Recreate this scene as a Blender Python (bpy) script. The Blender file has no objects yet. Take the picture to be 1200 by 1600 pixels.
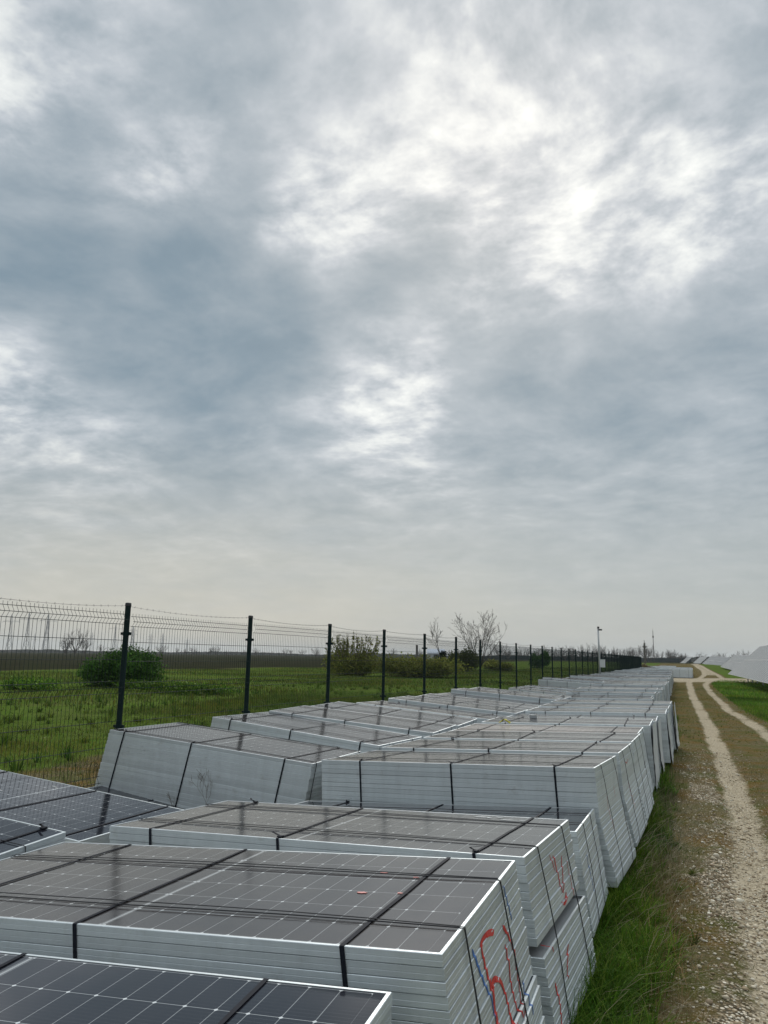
import bpy, math, random
import numpy as np
from mathutils import Vector, Matrix, Euler

SEED = 11
rng = np.random.default_rng(SEED)
random.seed(SEED)
scene = bpy.context.scene
COL = bpy.data.collections.new("place")
scene.collection.children.link(COL)
HAZE = .00014
EYE = 1.72                       # eye height above the ground at the stacks

# ------------------------------------------------------------------ helpers
class MB:
    """collects vertices and faces; build() links them as one mesh object"""
    def __init__(self):
        self.v = []; self.f = []; self.m = []
    def add(self, vs, fs, mi=0):
        o = len(self.v)
        self.v += [tuple(p) for p in vs]
        self.f += [tuple(i + o for i in f) for f in fs]
        self.m += [mi] * len(fs)
    def box(self, x0, x1, y0, y1, z0, z1, mi=0):
        self.add([(x0,y0,z0),(x1,y0,z0),(x1,y1,z0),(x0,y1,z0),(x0,y0,z1),(x1,y0,z1),(x1,y1,z1),(x0,y1,z1)],
                 [(0,3,2,1),(4,5,6,7),(0,1,5,4),(1,2,6,5),(2,3,7,6),(3,0,4,7)], mi)
    def tube(self, pts, r, n=6, mi=0, cap=True):
        pts = [Vector(p) for p in pts]
        rs = r if isinstance(r, (list, tuple)) else [r] * len(pts)
        vs = []; fs = []
        up0 = None
        for i, p in enumerate(pts):
            a = pts[max(i-1,0)]; b = pts[min(i+1,len(pts)-1)]
            t = (b - a).normalized()
            if up0 is None:
                up0 = Vector((0,0,1)) if abs(t.z) < .9 else Vector((1,0,0))
            s = t.cross(up0)
            if s.length < 1e-5:
                s = t.orthogonal()
            s.normalize(); u = s.cross(t); up0 = u
            for k in range(n):
                an = 2*math.pi*k/n
                vs.append(p + (s*math.cos(an) + u*math.sin(an))*rs[i])
        for i in range(len(pts)-1):
            for k in range(n):
                k2 = (k+1) % n
                fs.append((i*n+k, i*n+k2, (i+1)*n+k2, (i+1)*n+k))
        if cap:
            fs.append(tuple(range(n))[::-1]); fs.append(tuple((len(pts)-1)*n+k for k in range(n)))
        self.add(vs, fs, mi)
    def strip(self, pts, wdir, w, t, mi=0):
        """flat band along pts, w wide along wdir, t thick outwards"""
        pts = [Vector(p) for p in pts]; W = Vector(wdir).normalized()
        ws = w if isinstance(w, (list, tuple)) else [w]*len(pts)
        vs = []; fs = []
        for i, p in enumerate(pts):
            a = pts[max(i-1,0)]; b = pts[min(i+1,len(pts)-1)]
            tn = (b-a).normalized(); nn = tn.cross(W).normalized()
            for sx, sz in ((-.5,0),(.5,0),(.5,1),(-.5,1)):
                vs.append(p + W*(sx*ws[i]) + nn*(sz*t))
        for i in range(len(pts)-1):
            for k in range(4):
                k2 = (k+1) % 4
                fs.append((i*4+k, i*4+k2, (i+1)*4+k2, (i+1)*4+k))
        e = (len(pts)-1)*4
        fs.append((3,2,1,0)); fs.append((e,e+1,e+2,e+3))
        self.add(vs, fs, mi)
    def mesh(self, name, mats, smooth=False):
        me = bpy.data.meshes.new(name)
        me.from_pydata(self.v, [], self.f)
        for m in (mats if isinstance(mats, (list, tuple)) else [mats]):
            me.materials.append(m)
        if any(self.m):
            me.polygons.foreach_set("material_index", self.m)
        if smooth:
            me.polygons.foreach_set("use_smooth", [True]*len(self.f))
        me.update()
        return me
    def build(self, name, mats, parent=None, smooth=False):
        return link(name, self.mesh(name, mats, smooth), parent)

def link(name, me, parent=None, loc=None):
    o = bpy.data.objects.new(name, me)
    COL.objects.link(o)
    if parent is not None:
        o.parent = parent
    if loc is not None:
        o.location = loc
    return o

def tag(o, label=None, cat=None, group=None, kind=None):
    if label: o["label"] = label
    if cat: o["category"] = cat
    if group: o["group"] = group
    if kind: o["kind"] = kind
    return o

def empty(name, loc, rot=(0,0,0)):
    o = bpy.data.objects.new(name, None)
    o.empty_display_size = .1
    COL.objects.link(o)
    o.location = loc; o.rotation_euler = rot
    return o

def copy_tree(o, parent=None):
    c = o.copy(); COL.objects.link(c)
    if parent is not None: c.parent = parent
    for ch in list(o.children): copy_tree(ch, c)
    return c

def big_mesh(name, verts, faces_flat, loop_start, mats, color=None, floats=None, smooth=False):
    me = bpy.data.meshes.new(name)
    nv = len(verts); nl = len(faces_flat); nf = len(loop_start)
    me.vertices.add(nv); me.vertices.foreach_set("co", np.asarray(verts, np.float32).ravel())
    me.loops.add(nl); me.loops.foreach_set("vertex_index", np.asarray(faces_flat, np.int32))
    me.polygons.add(nf); me.polygons.foreach_set("loop_start", np.asarray(loop_start, np.int32))
    if smooth: me.polygons.foreach_set("use_smooth", np.ones(nf, bool))
    for m in mats: me.materials.append(m)
    if color is not None:
        a = me.color_attributes.new("tint", 'FLOAT_COLOR', 'POINT')
        c4 = np.ones((nv,4), np.float32); c4[:,:3] = color
        a.data.foreach_set("color", c4.ravel())
    for k, arr in (floats or {}).items():
        a = me.attributes.new(k, 'FLOAT', 'POINT')
        a.data.foreach_set("value", np.asarray(arr, np.float32).ravel())
    me.update(calc_edges=True); me.validate()
    return me

# ------------------------------------------------------------------ node helper
class NT:
    def __init__(self, tree):
        self.t = tree; self.n = tree.nodes; self.l = tree.links
    def node(self, typ, **kw):
        n = self.n.new(typ)
        for k, v in kw.items(): setattr(n, k, v)
        return n
    def put(self, sock, v):
        if isinstance(v, bpy.types.NodeSocket): self.l.new(v, sock)
        elif v is not None: sock.default_value = v
    def math(self, op, a, b=None, c=None, clamp=False):
        n = self.node("ShaderNodeMath", operation=op, use_clamp=clamp)
        self.put(n.inputs[0], a); self.put(n.inputs[1], b) if b is not None else None
        if c is not None: self.put(n.inputs[2], c)
        return n.outputs[0]
    def vmath(self, op, a, b=None, scale=None):
        n = self.node("ShaderNodeVectorMath", operation=op)
        self.put(n.inputs[0], a)
        if b is not None: self.put(n.inputs[1], b)
        if scale is not None: self.put(n.inputs["Scale"], scale)
        return n.outputs["Value"] if op in ("DOT_PRODUCT","LENGTH") else n.outputs[0]
    def mix(self, f, a, b, blend='MIX'):
        n = self.node("ShaderNodeMix", data_type='RGBA', blend_type=blend)
        self.put(n.inputs[0], f); self.put(n.inputs[6], a); self.put(n.inputs[7], b)
        return n.outputs[2]
    def ss(self, x, lo, hi, a=0., b=1.):
        n = self.node("ShaderNodeMapRange", interpolation_type='SMOOTHSTEP')
        self.put(n.inputs[0], x); n.inputs[1].default_value = lo; n.inputs[2].default_value = hi
        n.inputs[3].default_value = a; n.inputs[4].default_value = b
        return n.outputs[0]
    def noise(self, vec, scale, detail=4, rough=.55, dist=0., color=False):
        n = self.node("ShaderNodeTexNoise")
        if vec is not None: self.l.new(vec, n.inputs["Vector"])
        n.inputs["Scale"].default_value = scale; n.inputs["Detail"].default_value = detail
        n.inputs["Roughness"].default_value = rough; n.inputs["Distortion"].default_value = dist
        return n.outputs[1] if color else n.outputs[0]
    def scale3(self, vec, s):
        n = self.node("ShaderNodeMapping"); self.l.new(vec, n.inputs[0]); n.inputs["Scale"].default_value = s
        return n.outputs[0]
    def attr(self, name):
        n = self.node("ShaderNodeAttribute", attribute_name=name)
        return n
    def ramp(self, f, stops):
        n = self.node("ShaderNodeValToRGB"); self.put(n.inputs[0], f)
        e = n.color_ramp.elements
        while len(e) < len(stops): e.new(.5)
        for i, (p, c) in enumerate(stops):
            e[i].position = p; e[i].color = (*c, 1)
        return n.outputs[0]

def material(name):
    m = bpy.data.materials.new(name); m.use_nodes = True
    k = NT(m.node_tree)
    b = m.node_tree.nodes["Principled BSDF"]
    return m, k, b

def simple(name, col, rough=.6, metal=0., var=.12, scale=6., spec=None, bump=0., bscale=60.):
    m, k, b = material(name)
    tc = k.node("ShaderNodeTexCoord").outputs["Object"]
    n = k.noise(tc, scale, 5, .6)
    c0 = tuple(c*(1-var) for c in col) + (1,); c1 = tuple(min(1, c*(1+var)) for c in col) + (1,)
    k.l.new(k.mix(n, c0, c1), b.inputs["Base Color"])
    b.inputs["Roughness"].default_value = rough; b.inputs["Metallic"].default_value = metal
    if spec is not None: b.inputs["Specular IOR Level"].default_value = spec
    if bump:
        bn = k.node("ShaderNodeBump"); bn.inputs["Strength"].default_value = bump; bn.inputs["Distance"].default_value = .01
        k.l.new(k.noise(tc, bscale, 3), bn.inputs["Height"]); k.l.new(bn.outputs[0], b.inputs["Normal"])
    return m

# ------------------------------------------------------------------ materials
def frame_material(name, col=(.60,.645,.66)):
    m, k, b = material(name)
    tc = k.node("ShaderNodeTexCoord").outputs["Object"]
    oi = k.node("ShaderNodeObjectInfo").outputs["Random"]
    geo = k.node("ShaderNodeNewGeometry").outputs["Position"]
    streak = k.noise(k.scale3(geo, (3,3,.8)), 4., 5, .65)
    fine = k.noise(k.scale3(tc, (60,60,4)), 6., 3)
    c = k.mix(streak, tuple(x*.80 for x in col)+(1,), tuple(x*1.1 for x in col)+(1,))
    v = k.math('MULTIPLY_ADD', oi, .22, .88)
    vn = k.node("ShaderNodeCombineColor"); [k.l.new(v, vn.inputs[i]) for i in range(3)]
    c = k.mix(1., c, vn.outputs[0], 'MULTIPLY')
    grime = k.ss(k.noise(geo, 9., 6, .7), .56, .78)
    c = k.mix(k.math('MULTIPLY', grime, .35), c, (.25,.23,.19,1))
    k.l.new(c, b.inputs["Base Color"])
    b.inputs["Metallic"].default_value = .5
    k.l.new(k.ss(fine, .2, .8, .38, .58), b.inputs["Roughness"])
    return m
M_FRAME = frame_material("anodised_frame")

def glass_material(name, dust, dustcol, cell=(.010,.011,.017)):
    m, k, b = material(name)
    tc = k.node("ShaderNodeTexCoord").outputs["Object"]
    sx = k.node("ShaderNodeSeparateXYZ"); k.l.new(tc, sx.inputs[0])
    x, y = sx.outputs[0], sx.outputs[1]
    ux = k.math('SUBTRACT', k.math('ABSOLUTE', x), .009)
    vy = k.math('ADD', y, .546)
    px, py = .0905, .182
    dx = k.math('PINGPONG', ux, px/2); dy = k.math('PINGPONG', vy, py/2)
    dx2 = k.math('PINGPONG', ux, px)
    lx = k.ss(dx, .0006, .0017, 1., 0.); ly = k.ss(dy, .0006, .0016, 1., 0.)
    dia = k.ss(k.math('ADD', dx, dy), .0055, .0085, 1., 0.)
    cen = k.ss(k.math('ABSOLUTE', x), .0040, .0055, 1., 0.)
    rim = k.math('MAXIMUM', k.ss(k.math('ABSOLUTE', x), 1.092, 1.096), k.ss(k.math('ABSOLUTE', y), .545, .549))
    line = k.math('MAXIMUM', k.math('MAXIMUM', k.math('MULTIPLY', lx, .75), ly), k.math('MAXIMUM', dia, cen))
    line = k.math('MULTIPLY', line, k.math('SUBTRACT', 1., rim))
    bus = k.ss(k.math('PINGPONG', vy, .0091), .0002, .0011, 1., 0.)
    oi = k.node("ShaderNodeObjectInfo").outputs["Random"]
    off = k.node("ShaderNodeCombineXYZ"); k.l.new(k.math('MULTIPLY', oi, 37.), off.inputs[2])
    tcv = k.vmath('ADD', tc, off.outputs[0])
    cellvar = k.noise(tcv, 3., 2)
    c = k.mix(cellvar, tuple(v*.75 for v in cell)+(1,), tuple(v*1.3 for v in cell)+(1,))
    c = k.mix(k.math('MULTIPLY', bus, .14), c, (.30,.31,.32,1))
    big = k.noise(tcv, 1.6, 7, .62, .4); sm = k.noise(tcv, 26., 6, .7)
    run = k.noise(k.scale3(tcv, (1.,4.,1.)), 5., 5, .6)
    d = k.math('MULTIPLY_ADD', k.math('ADD', k.math('MULTIPLY', big, .65), k.math('MULTIPLY', k.math('ADD', sm, run), .28)), 1.1, -.12, clamp=True)
    d = k.math('MULTIPLY', d, dust)
    edge = k.ss(k.math('ABSOLUTE', y), .46, .55)
    d = k.math('MULTIPLY_ADD', edge, dust*.12, d, clamp=True)
    c = k.mix(d, c, dustcol + (1,))
    c = k.mix(k.math('MULTIPLY', line, k.math('MULTIPLY_ADD', dia, .45, .5)), c, (.66,.68,.68,1))
    k.l.new(c, b.inputs["Base Color"])
    k.l.new(k.math('MULTIPLY_ADD', d, .35, .07), b.inputs["Roughness"])
    b.inputs["IOR"].default_value = 1.5
    bn = k.node("ShaderNodeBump"); bn.inputs["Strength"].default_value = .10; bn.inputs["Distance"].default_value = .004
    k.l.new(k.noise(tcv, 5., 3), bn.inputs["Height"]); k.l.new(bn.outputs[0], b.inputs["Normal"])
    return m
M_GLASS = [glass_material("dusty_cells", .36, (.165,.14,.115)),
           glass_material("grey_dust_cells", .34, (.17,.165,.155)),
           glass_material("clean_cells", .06, (.16,.16,.16), (.008,.009,.015)),
           glass_material("mud_stained_cells", .80, (.20,.135,.085))]
M_BACK = simple("backsheet", (.30,.31,.31), .6)
M_STRAP = simple("black_strap", (.010,.012,.018), .75, var=.4, scale=30, spec=.15)
M_CORD = simple("black_cord", (.012,.012,.015), .6, var=.3)
M_WOOD = simple("grey_timber", (.26,.21,.15), .85, var=.3, scale=9)
M_RED = simple("red_spray_paint", (.52,.045,.035), .7, var=.25, scale=40)
M_BLUE = simple("blue_spray_paint", (.06,.16,.42), .55, var=.25, scale=40)
M_PINK = simple("faded_red_paint", (.50,.16,.14), .55, var=.2, scale=60)
M_DROP = simple("bird_dropping", (.52,.53,.52), .7, var=.2, scale=60)
M_FILM = simple("pale_wrap_film", (.52,.55,.57), .42, var=.12, scale=5, bump=.3, bscale=9)
M_YELLOW = simple("yellow_plastic", (.50,.45,.03), .45)
M_FENCE = simple("green_fence_coating", (.008,.020,.020), .65, var=.2, spec=.15)
M_BARB = simple("galvanised_wire", (.13,.13,.12), .5, .4)
M_GALV = simple("galvanised_pole", (.42,.44,.44), .5, .4, scale=3)
M_WHITEBOX = simple("white_enclosure", (.62,.64,.62), .5)
M_DARKPLASTIC = simple("dark_plastic", (.02,.02,.022), .5)
M_STEM = simple("brown_stem", (.10,.075,.05), .9, var=.3, scale=20)
M_BARK = simple("grey_bark", (.085,.075,.065), .9, var=.3, scale=8)
M_PYLON = simple("pylon_steel", (.30,.31,.32), .6, .3)
M_ROOF = simple("pale_blue_roof", (.36,.42,.50), .6)
M_WALL = simple("far_building_wall", (.45,.47,.48), .8)
M_FARFENCE = simple("far_fence_mesh", (.012,.026,.028), .6)
M_STEEL = simple("table_steel", (.30,.31,.31), .5, .5)

def tint_material(name, rough=.75, trans=.25):
    m, k, b = material(name)
    a = k.attr("tint")
    k.l.new(a.outputs["Color"], b.inputs["Base Color"])
    b.inputs["Roughness"].default_value = rough
    b.inputs["Specular IOR Level"].default_value = .05
    out = m.node_tree.nodes["Material Output"]
    tr = k.node("ShaderNodeBsdfTranslucent"); k.l.new(a.outputs["Color"], tr.inputs[0])
    mx = k.node("ShaderNodeMixShader"); mx.inputs[0].default_value = trans
    k.l.new(b.outputs[0], mx.inputs[1]); k.l.new(tr.outputs[0], mx.inputs[2])
    k.l.new(mx.outputs[0], out.inputs[0])
    return m
M_BLADE = tint_material("grass_blades", .7, .38)
M_LEAF = tint_material("leaves", .6, .3)
M_STONE = tint_material("chalk_stones", .9, 0.)

# ------------------------------------------------------------------ ground
YS = [0,5,10,13,24,33,40,50,60,70,78,90,110,125,150,230,600]
XL = [.38,.38,.46,.49,.36,.20,.04,-.06,-.15,-.22,-.05,.9,1.6,1.8,1.9,.9,-6]
YR = [0,10,20,25,31,45,56,66,78,90,110,141,230,600]
XR = [1.95,1.85,1.65,1.55,1.22,1.0,.92,.98,1.6,3.0,3.2,3.0,2.4,-4]
def smooth(a, lo, hi):
    t = np.clip((a-lo)/(hi-lo), 0, 1); return t*t*(3-2*t)
def waves(x, y, seed, n=10, f0=.3, f1=3.):
    r = np.random.default_rng(seed); s = 0; tot = 0
    for i in range(n):
        f = f0*(f1/f0)**(i/(n-1)); a = r.uniform(0, 6.28); p = r.uniform(0, 6.28); amp = f**-.7
        s = s + amp*np.sin(f*6.28*(x*np.cos(a)+y*np.sin(a))/2+p); tot += amp*.7
    return s/tot
def rutL(y): return np.interp(y, YS, XL)
def rutR(y): return np.interp(y, YR, XR)
def STRIP(y): return np.interp(y, [0,13,24,60], [-7.9,-7.7,-7.1,-7.0])
def edge_x(y): return np.interp(y, [3,5,6.5,9,13,22], [-.28,-.31,-.37,-.45,-.49,-.50])
def masks(x, y):
    l, r = rutL(y), rutR(y)
    wob = .03*waves(x, y, 3, 8, .25, 3)
    dl = np.abs(x-l+wob); dr = np.abs(x-r+wob*1.3)
    wl = np.interp(y, [0,12,40,90,120], [.22,.18,.20,.3,.4]); wr = np.interp(y, [0,25,40,80,120], [.22,.22,.19,.3,.4])
    rut = np.maximum(1-smooth(dl, wl*.25, wl*1.75), (1-smooth(dr, wr*.2, wr*1.75))*.9)*(.80+.22*waves(x, y, 14, 10, .4, 6)).clip(.4, 1.1)
    jn = .85*(1-smooth(np.abs(y-80-.5*(x-2)+4*waves(x, y, 5, 6, .05, .5)), 2., 13.))*smooth(x, -2.4, -1.4)*(1-smooth(x, 18, 26))
    rut = np.maximum(rut, jn)
    rut = np.maximum(rut, (1-smooth(np.abs(x-(l+r)/2+.3*waves(x, y, 6, 6, .05, .4)), .3, 1.7))*smooth(y, 95, 115)*.62)
    # stones spread on the verge near the camera
    grav = (1-smooth(np.abs(x-.27), .12, .42))*(1-smooth(y, 7.5, 13))*.85
    grav = np.maximum(grav, .5*(1-smooth(np.abs(x-.08), .1, .34))*smooth(y, 5, 9)*(1-smooth(y, 12, 22)))
    lush = np.maximum(smooth(x-r, .30, .75), 0)*(1-rut)
    edge = edge_x(y)+.12*waves(x*.6, y, 9, 8, .3, 3)
    stackside = (1-smooth(x, edge-.10, edge+.12))*smooth(x, -1.6, -1.0)*(1-smooth(y, 13, 22)*.75)
    lush = np.maximum(lush, stackside)
    out = 1-smooth(x, STRIP(y)-2.2-.9*waves(x, y, 4, 8, .2, 2.5), STRIP(y)-.6)
    lush = np.maximum(lush, out)
    fieldx = -47+2.5*waves(x*.2, y, 8, 6, .03, .3)
    field = 1-smooth(x, fieldx-2., fieldx+2.)
    field = np.maximum(field, smooth(np.hypot(x, y), 240, 300)*.8)
    lush = lush*(1-field)
    grav = grav*(.45+.85*smooth(waves(x, y, 12, 9, .4, 4), -.6, .5))
    return dict(rut=rut, lush=lush, gravel=grav*(1-rut*.5), field=field)
def ground_z(x, y):
    x = np.asarray(x, float); y = np.asarray(y, float)
    m = masks(x, y)
    near = 1-smooth(np.hypot(x, y), 60, 150)
    z = -.05*m['rut']*near + .018*waves(x, y, 21, 9, .2, 2.5)*near
    z = z + .035*waves(x, y, 22, 7, .05, .5)*smooth(-x, 6.2, 9)*near
    z = z + .10*waves(x, y, 23, 6, .03, .3)*smooth(-x, 10, 25)*near
    z = z + .9*smooth(y, 100, 300)*smooth(x, -150, -60)
    z = z - .0062*np.clip(-x-.55*np.clip(y, 0, None)-16, 0, 900)
    return z

def axis(parts):
    out = []
    for a, b, s in parts:
        out += list(np.arange(a, b, s))
    return out
def geo(a, b, n): return list(np.geomspace(a, b, n))
xs = [-v for v in geo(46, 4500, 26)][::-1] + axis([(-45,-16,1.2),(-16,-6.6,.35),(-6.6,-1.2,.25),(-1.2,2.4,.06),(2.4,8,.25),(8,30,1.2)]) + geo(30, 4500, 26)
ys = [-v for v in geo(2.2, 900, 16)][::-1] + axis([(-2,3,.4),(3,14,.09),(14,30,.2),(30,60,.5),(60,130,1.2)]) + geo(130, 6000, 34)
def grid(xs, ys, lift=0.):
    X, Y = np.meshgrid(np.array(xs), np.array(ys)); nx, ny = len(xs), len(ys)
    Z = ground_z(X, Y)+lift
    V = np.stack([X.ravel(), Y.ravel(), Z.ravel()], -1)
    I = np.arange(nx*ny).reshape(ny, nx)
    F = np.stack([I[:-1,:-1], I[:-1,1:], I[1:,1:], I[1:,:-1]], -1).reshape(-1)
    return V, F, np.arange(0, len(F), 4), masks(X.ravel(), Y.ravel())

def ground_material():
    m, k, b = material("ground")
    P = k.node("ShaderNodeNewGeometry").outputs["Position"]
    A = {n: k.attr(n).outputs["Fac"] for n in ("rut","lush","gravel","field")}
    n_big = k.noise(P, .35, 5, .6); n_mid = k.noise(P, 2.2, 6, .65); n_fine = k.noise(P, 16., 6, .7); n_tiny = k.noise(P, 70., 4, .7)
    # bare soil with moss and dry grass
    soil = k.mix(k.ss(n_mid, .3, .7), (.105,.078,.042,1), (.078,.080,.026,1))
    soil = k.mix(k.ss(n_fine, .46, .70), soil, (.19,.15,.095,1))
    soil = k.mix(k.math('MULTIPLY', k.ss(k.noise(P, 1.1, 6, .7), .44, .60), .75), soil, (.125,.070,.018,1))
    soil = k.mix(k.math('MULTIPLY', k.ss(k.noise(P, 1.3, 6, .7), .47, .62), .65), soil, (.058,.074,.018,1))
    pale = k.ss(n_tiny, .57, .66)
    soil = k.mix(k.math('MULTIPLY', pale, .55), soil, (.56,.50,.40,1))
    # grass floor
    gr = k.mix(k.ss(n_mid, .25, .75), (.050,.098,.012,1), (.105,.140,.032,1))
    gr = k.mix(k.math('MULTIPLY', k.ss(n_big, .45, .7), .45), gr, (.095,.095,.035,1))
    gr = k.mix(k.ss(n_fine, .5, .8), gr, (.04,.05,.018,1))
    # pale compacted track
    tr = k.mix(n_mid, (.34,.28,.19,1), (.46,.40,.295,1))
    tr = k.mix(k.math('MULTIPLY', k.ss(n_fine, .5, .75), .5), tr, (.24,.20,.14,1))
    tr = k.mix(k.math('MULTIPLY', k.ss(n_tiny, .55, .7), .5), tr, (.54,.50,.42,1))
    # loose chalk stones
    vo = k.node("ShaderNodeTexVoronoi"); vo.inputs["Scale"].default_value = 48.; k.l.new(P, vo.inputs["Vector"])
    sv = k.node("ShaderNodeSeparateColor"); k.l.new(vo.outputs["Color"], sv.inputs[0])
    st = k.ramp(sv.outputs[0], [(0,(.11,.085,.05)),(.35,(.25,.19,.12)),(.65,(.48,.40,.29)),(1,(.76,.70,.58))])
    st = k.mix(k.ss(vo.outputs["Distance"], .4, .62), st, (.09,.075,.05,1))
    # ploughed field
    rows = k.noise(k.scale3(P, (.9,.05,1)), 1.2, 5, .7)
    fd = k.mix(k.ss(rows, .3, .7), (.016,.018,.010,1), (.038,.034,.023,1))
    fd = k.mix(k.math('MULTIPLY', k.ss(n_big, .4, .7), .6), fd, (.034,.044,.018,1))
    def th(a, n, w=.7): return k.ss(k.math('MULTIPLY_ADD', k.math('SUBTRACT', n, .5), w, a), .32, .68)
    mixn = k.math('ADD', k.math('MULTIPLY', n_fine, .55), k.math('MULTIPLY', n_mid, .45))
    c = k.mix(th(A["lush"], mixn), soil, gr)
    c = k.mix(th(A["gravel"], k.math("ADD", k.math("MULTIPLY", n_mid, .75), k.math("MULTIPLY", n_fine, .25)), 2.6), c, st)
    tr = k.mix(k.math('MULTIPLY', k.ss(sv.outputs[1], .35, .6), .55), tr, st)
    c = k.mix(th(A["rut"], mixn, 1.9), c, tr)
    c = k.mix(th(A["field"], n_mid), c, fd)
    k.l.new(c, b.inputs["Base Color"])
    b.inputs["Roughness"].default_value = 1.; b.inputs["Specular IOR Level"].default_value = 0.
    h = k.math('ADD', k.math('MULTIPLY', n_fine, .02), k.math('MULTIPLY', k.math('SUBTRACT', .6, vo.outputs["Distance"]), .006))
    bn = k.node("ShaderNodeBump"); bn.inputs["Strength"].default_value = .8; bn.inputs["Distance"].default_value = 1.
    k.l.new(h, bn.inputs["Height"]); k.l.new(bn.outputs[0], b.inputs["Normal"])
    return m
M_GROUND = ground_material()
V, F, L, msk = grid(xs, ys)
tag(link("ground", big_mesh("ground", V, F, L, [M_GROUND], floats=msk, smooth=True)), kind="structure")
# the wheel track, a sheet of its own just above the ground
def track_sheet():
    yy = np.array(axis([(0,14,.12),(14,40,.3),(40,78,.8)]))
    uu = np.linspace(-.62, 1, 34)
    Y = np.repeat(yy[:,None], len(uu), 1)
    X = np.where(uu[None,:] < 0, rutL(Y)+uu[None,:]*.75, rutL(Y)+uu[None,:]*(rutR(Y)-rutL(Y)+.5))
    V = np.stack([X.ravel(), Y.ravel(), (ground_z(X, Y)+.004).ravel()], -1)
    I = np.arange(V.shape[0]).reshape(Y.shape)
    F = np.stack([I[:-1,:-1], I[:-1,1:], I[1:,1:], I[1:,:-1]], -1).reshape(-1)
    tag(link("dirt_track", big_mesh("dirt_track", V, F, np.arange(0, len(F), 4), [M_GROUND], floats=masks(X.ravel(), Y.ravel()), smooth=True)), kind="structure")
track_sheet()

# ------------------------------------------------------------------ solar panel stacks
ML, MW, MH, PITCH = 2.28, 1.13, .0342, .035
def panel_mesh():
    prof = [(-.024,.0003), (-.002,.0003), (-.0005,.0010), (0,.0018), (0,.0155), (-.0006,.0161), (-.0006,.0172), (0,.0178), (0,.0326), (-.0015,.0340), (-.011,.0341), (-.011,.0322)]
    mb = MB()
    hx, hy = ML/2, MW/2; vs = []; fs = []; n = len(prof)
    for sx, sy in ((-1,-1),(1,-1),(1,1),(-1,1)):
        for o, z in prof: vs.append((sx*(hx+o), sy*(hy+o), z))
    for c in range(4):
        d = (c+1) % 4
        for i in range(n-1):
            fs.append((c*n+i, d*n+i, d*n+i+1, c*n+i+1))
    mb.add(vs, fs, 0)
    e = .0112
    mb.add([(-hx+e,-hy+e,.020),(hx-e,-hy+e,.020),(hx-e,hy-e,.020),(-hx+e,hy-e,.020)], [(0,1,2,3)], 1)
    return mb.mesh("solar_panel", [M_FRAME, M_BACK])
ME_PANEL = panel_mesh()
def sheet_mesh(mat, nm):
    mb = MB(); e = .0108
    mb.box(-ML/2+e, ML/2-e, -MW/2+e, MW/2-e, .0292, .0326)
    return mb.mesh("glass_sheet", mat)
ME_SHEET = [sheet_mesh(m, str(i)) for i, m in enumerate(M_GLASS)]

def rotm(yaw, tx, ty):
    return Matrix.Rotation(math.radians(yaw), 3, 'Z') @ Matrix.Rotation(math.radians(ty), 3, 'Y') @ Matrix.Rotation(math.radians(tx), 3, 'X')

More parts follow.
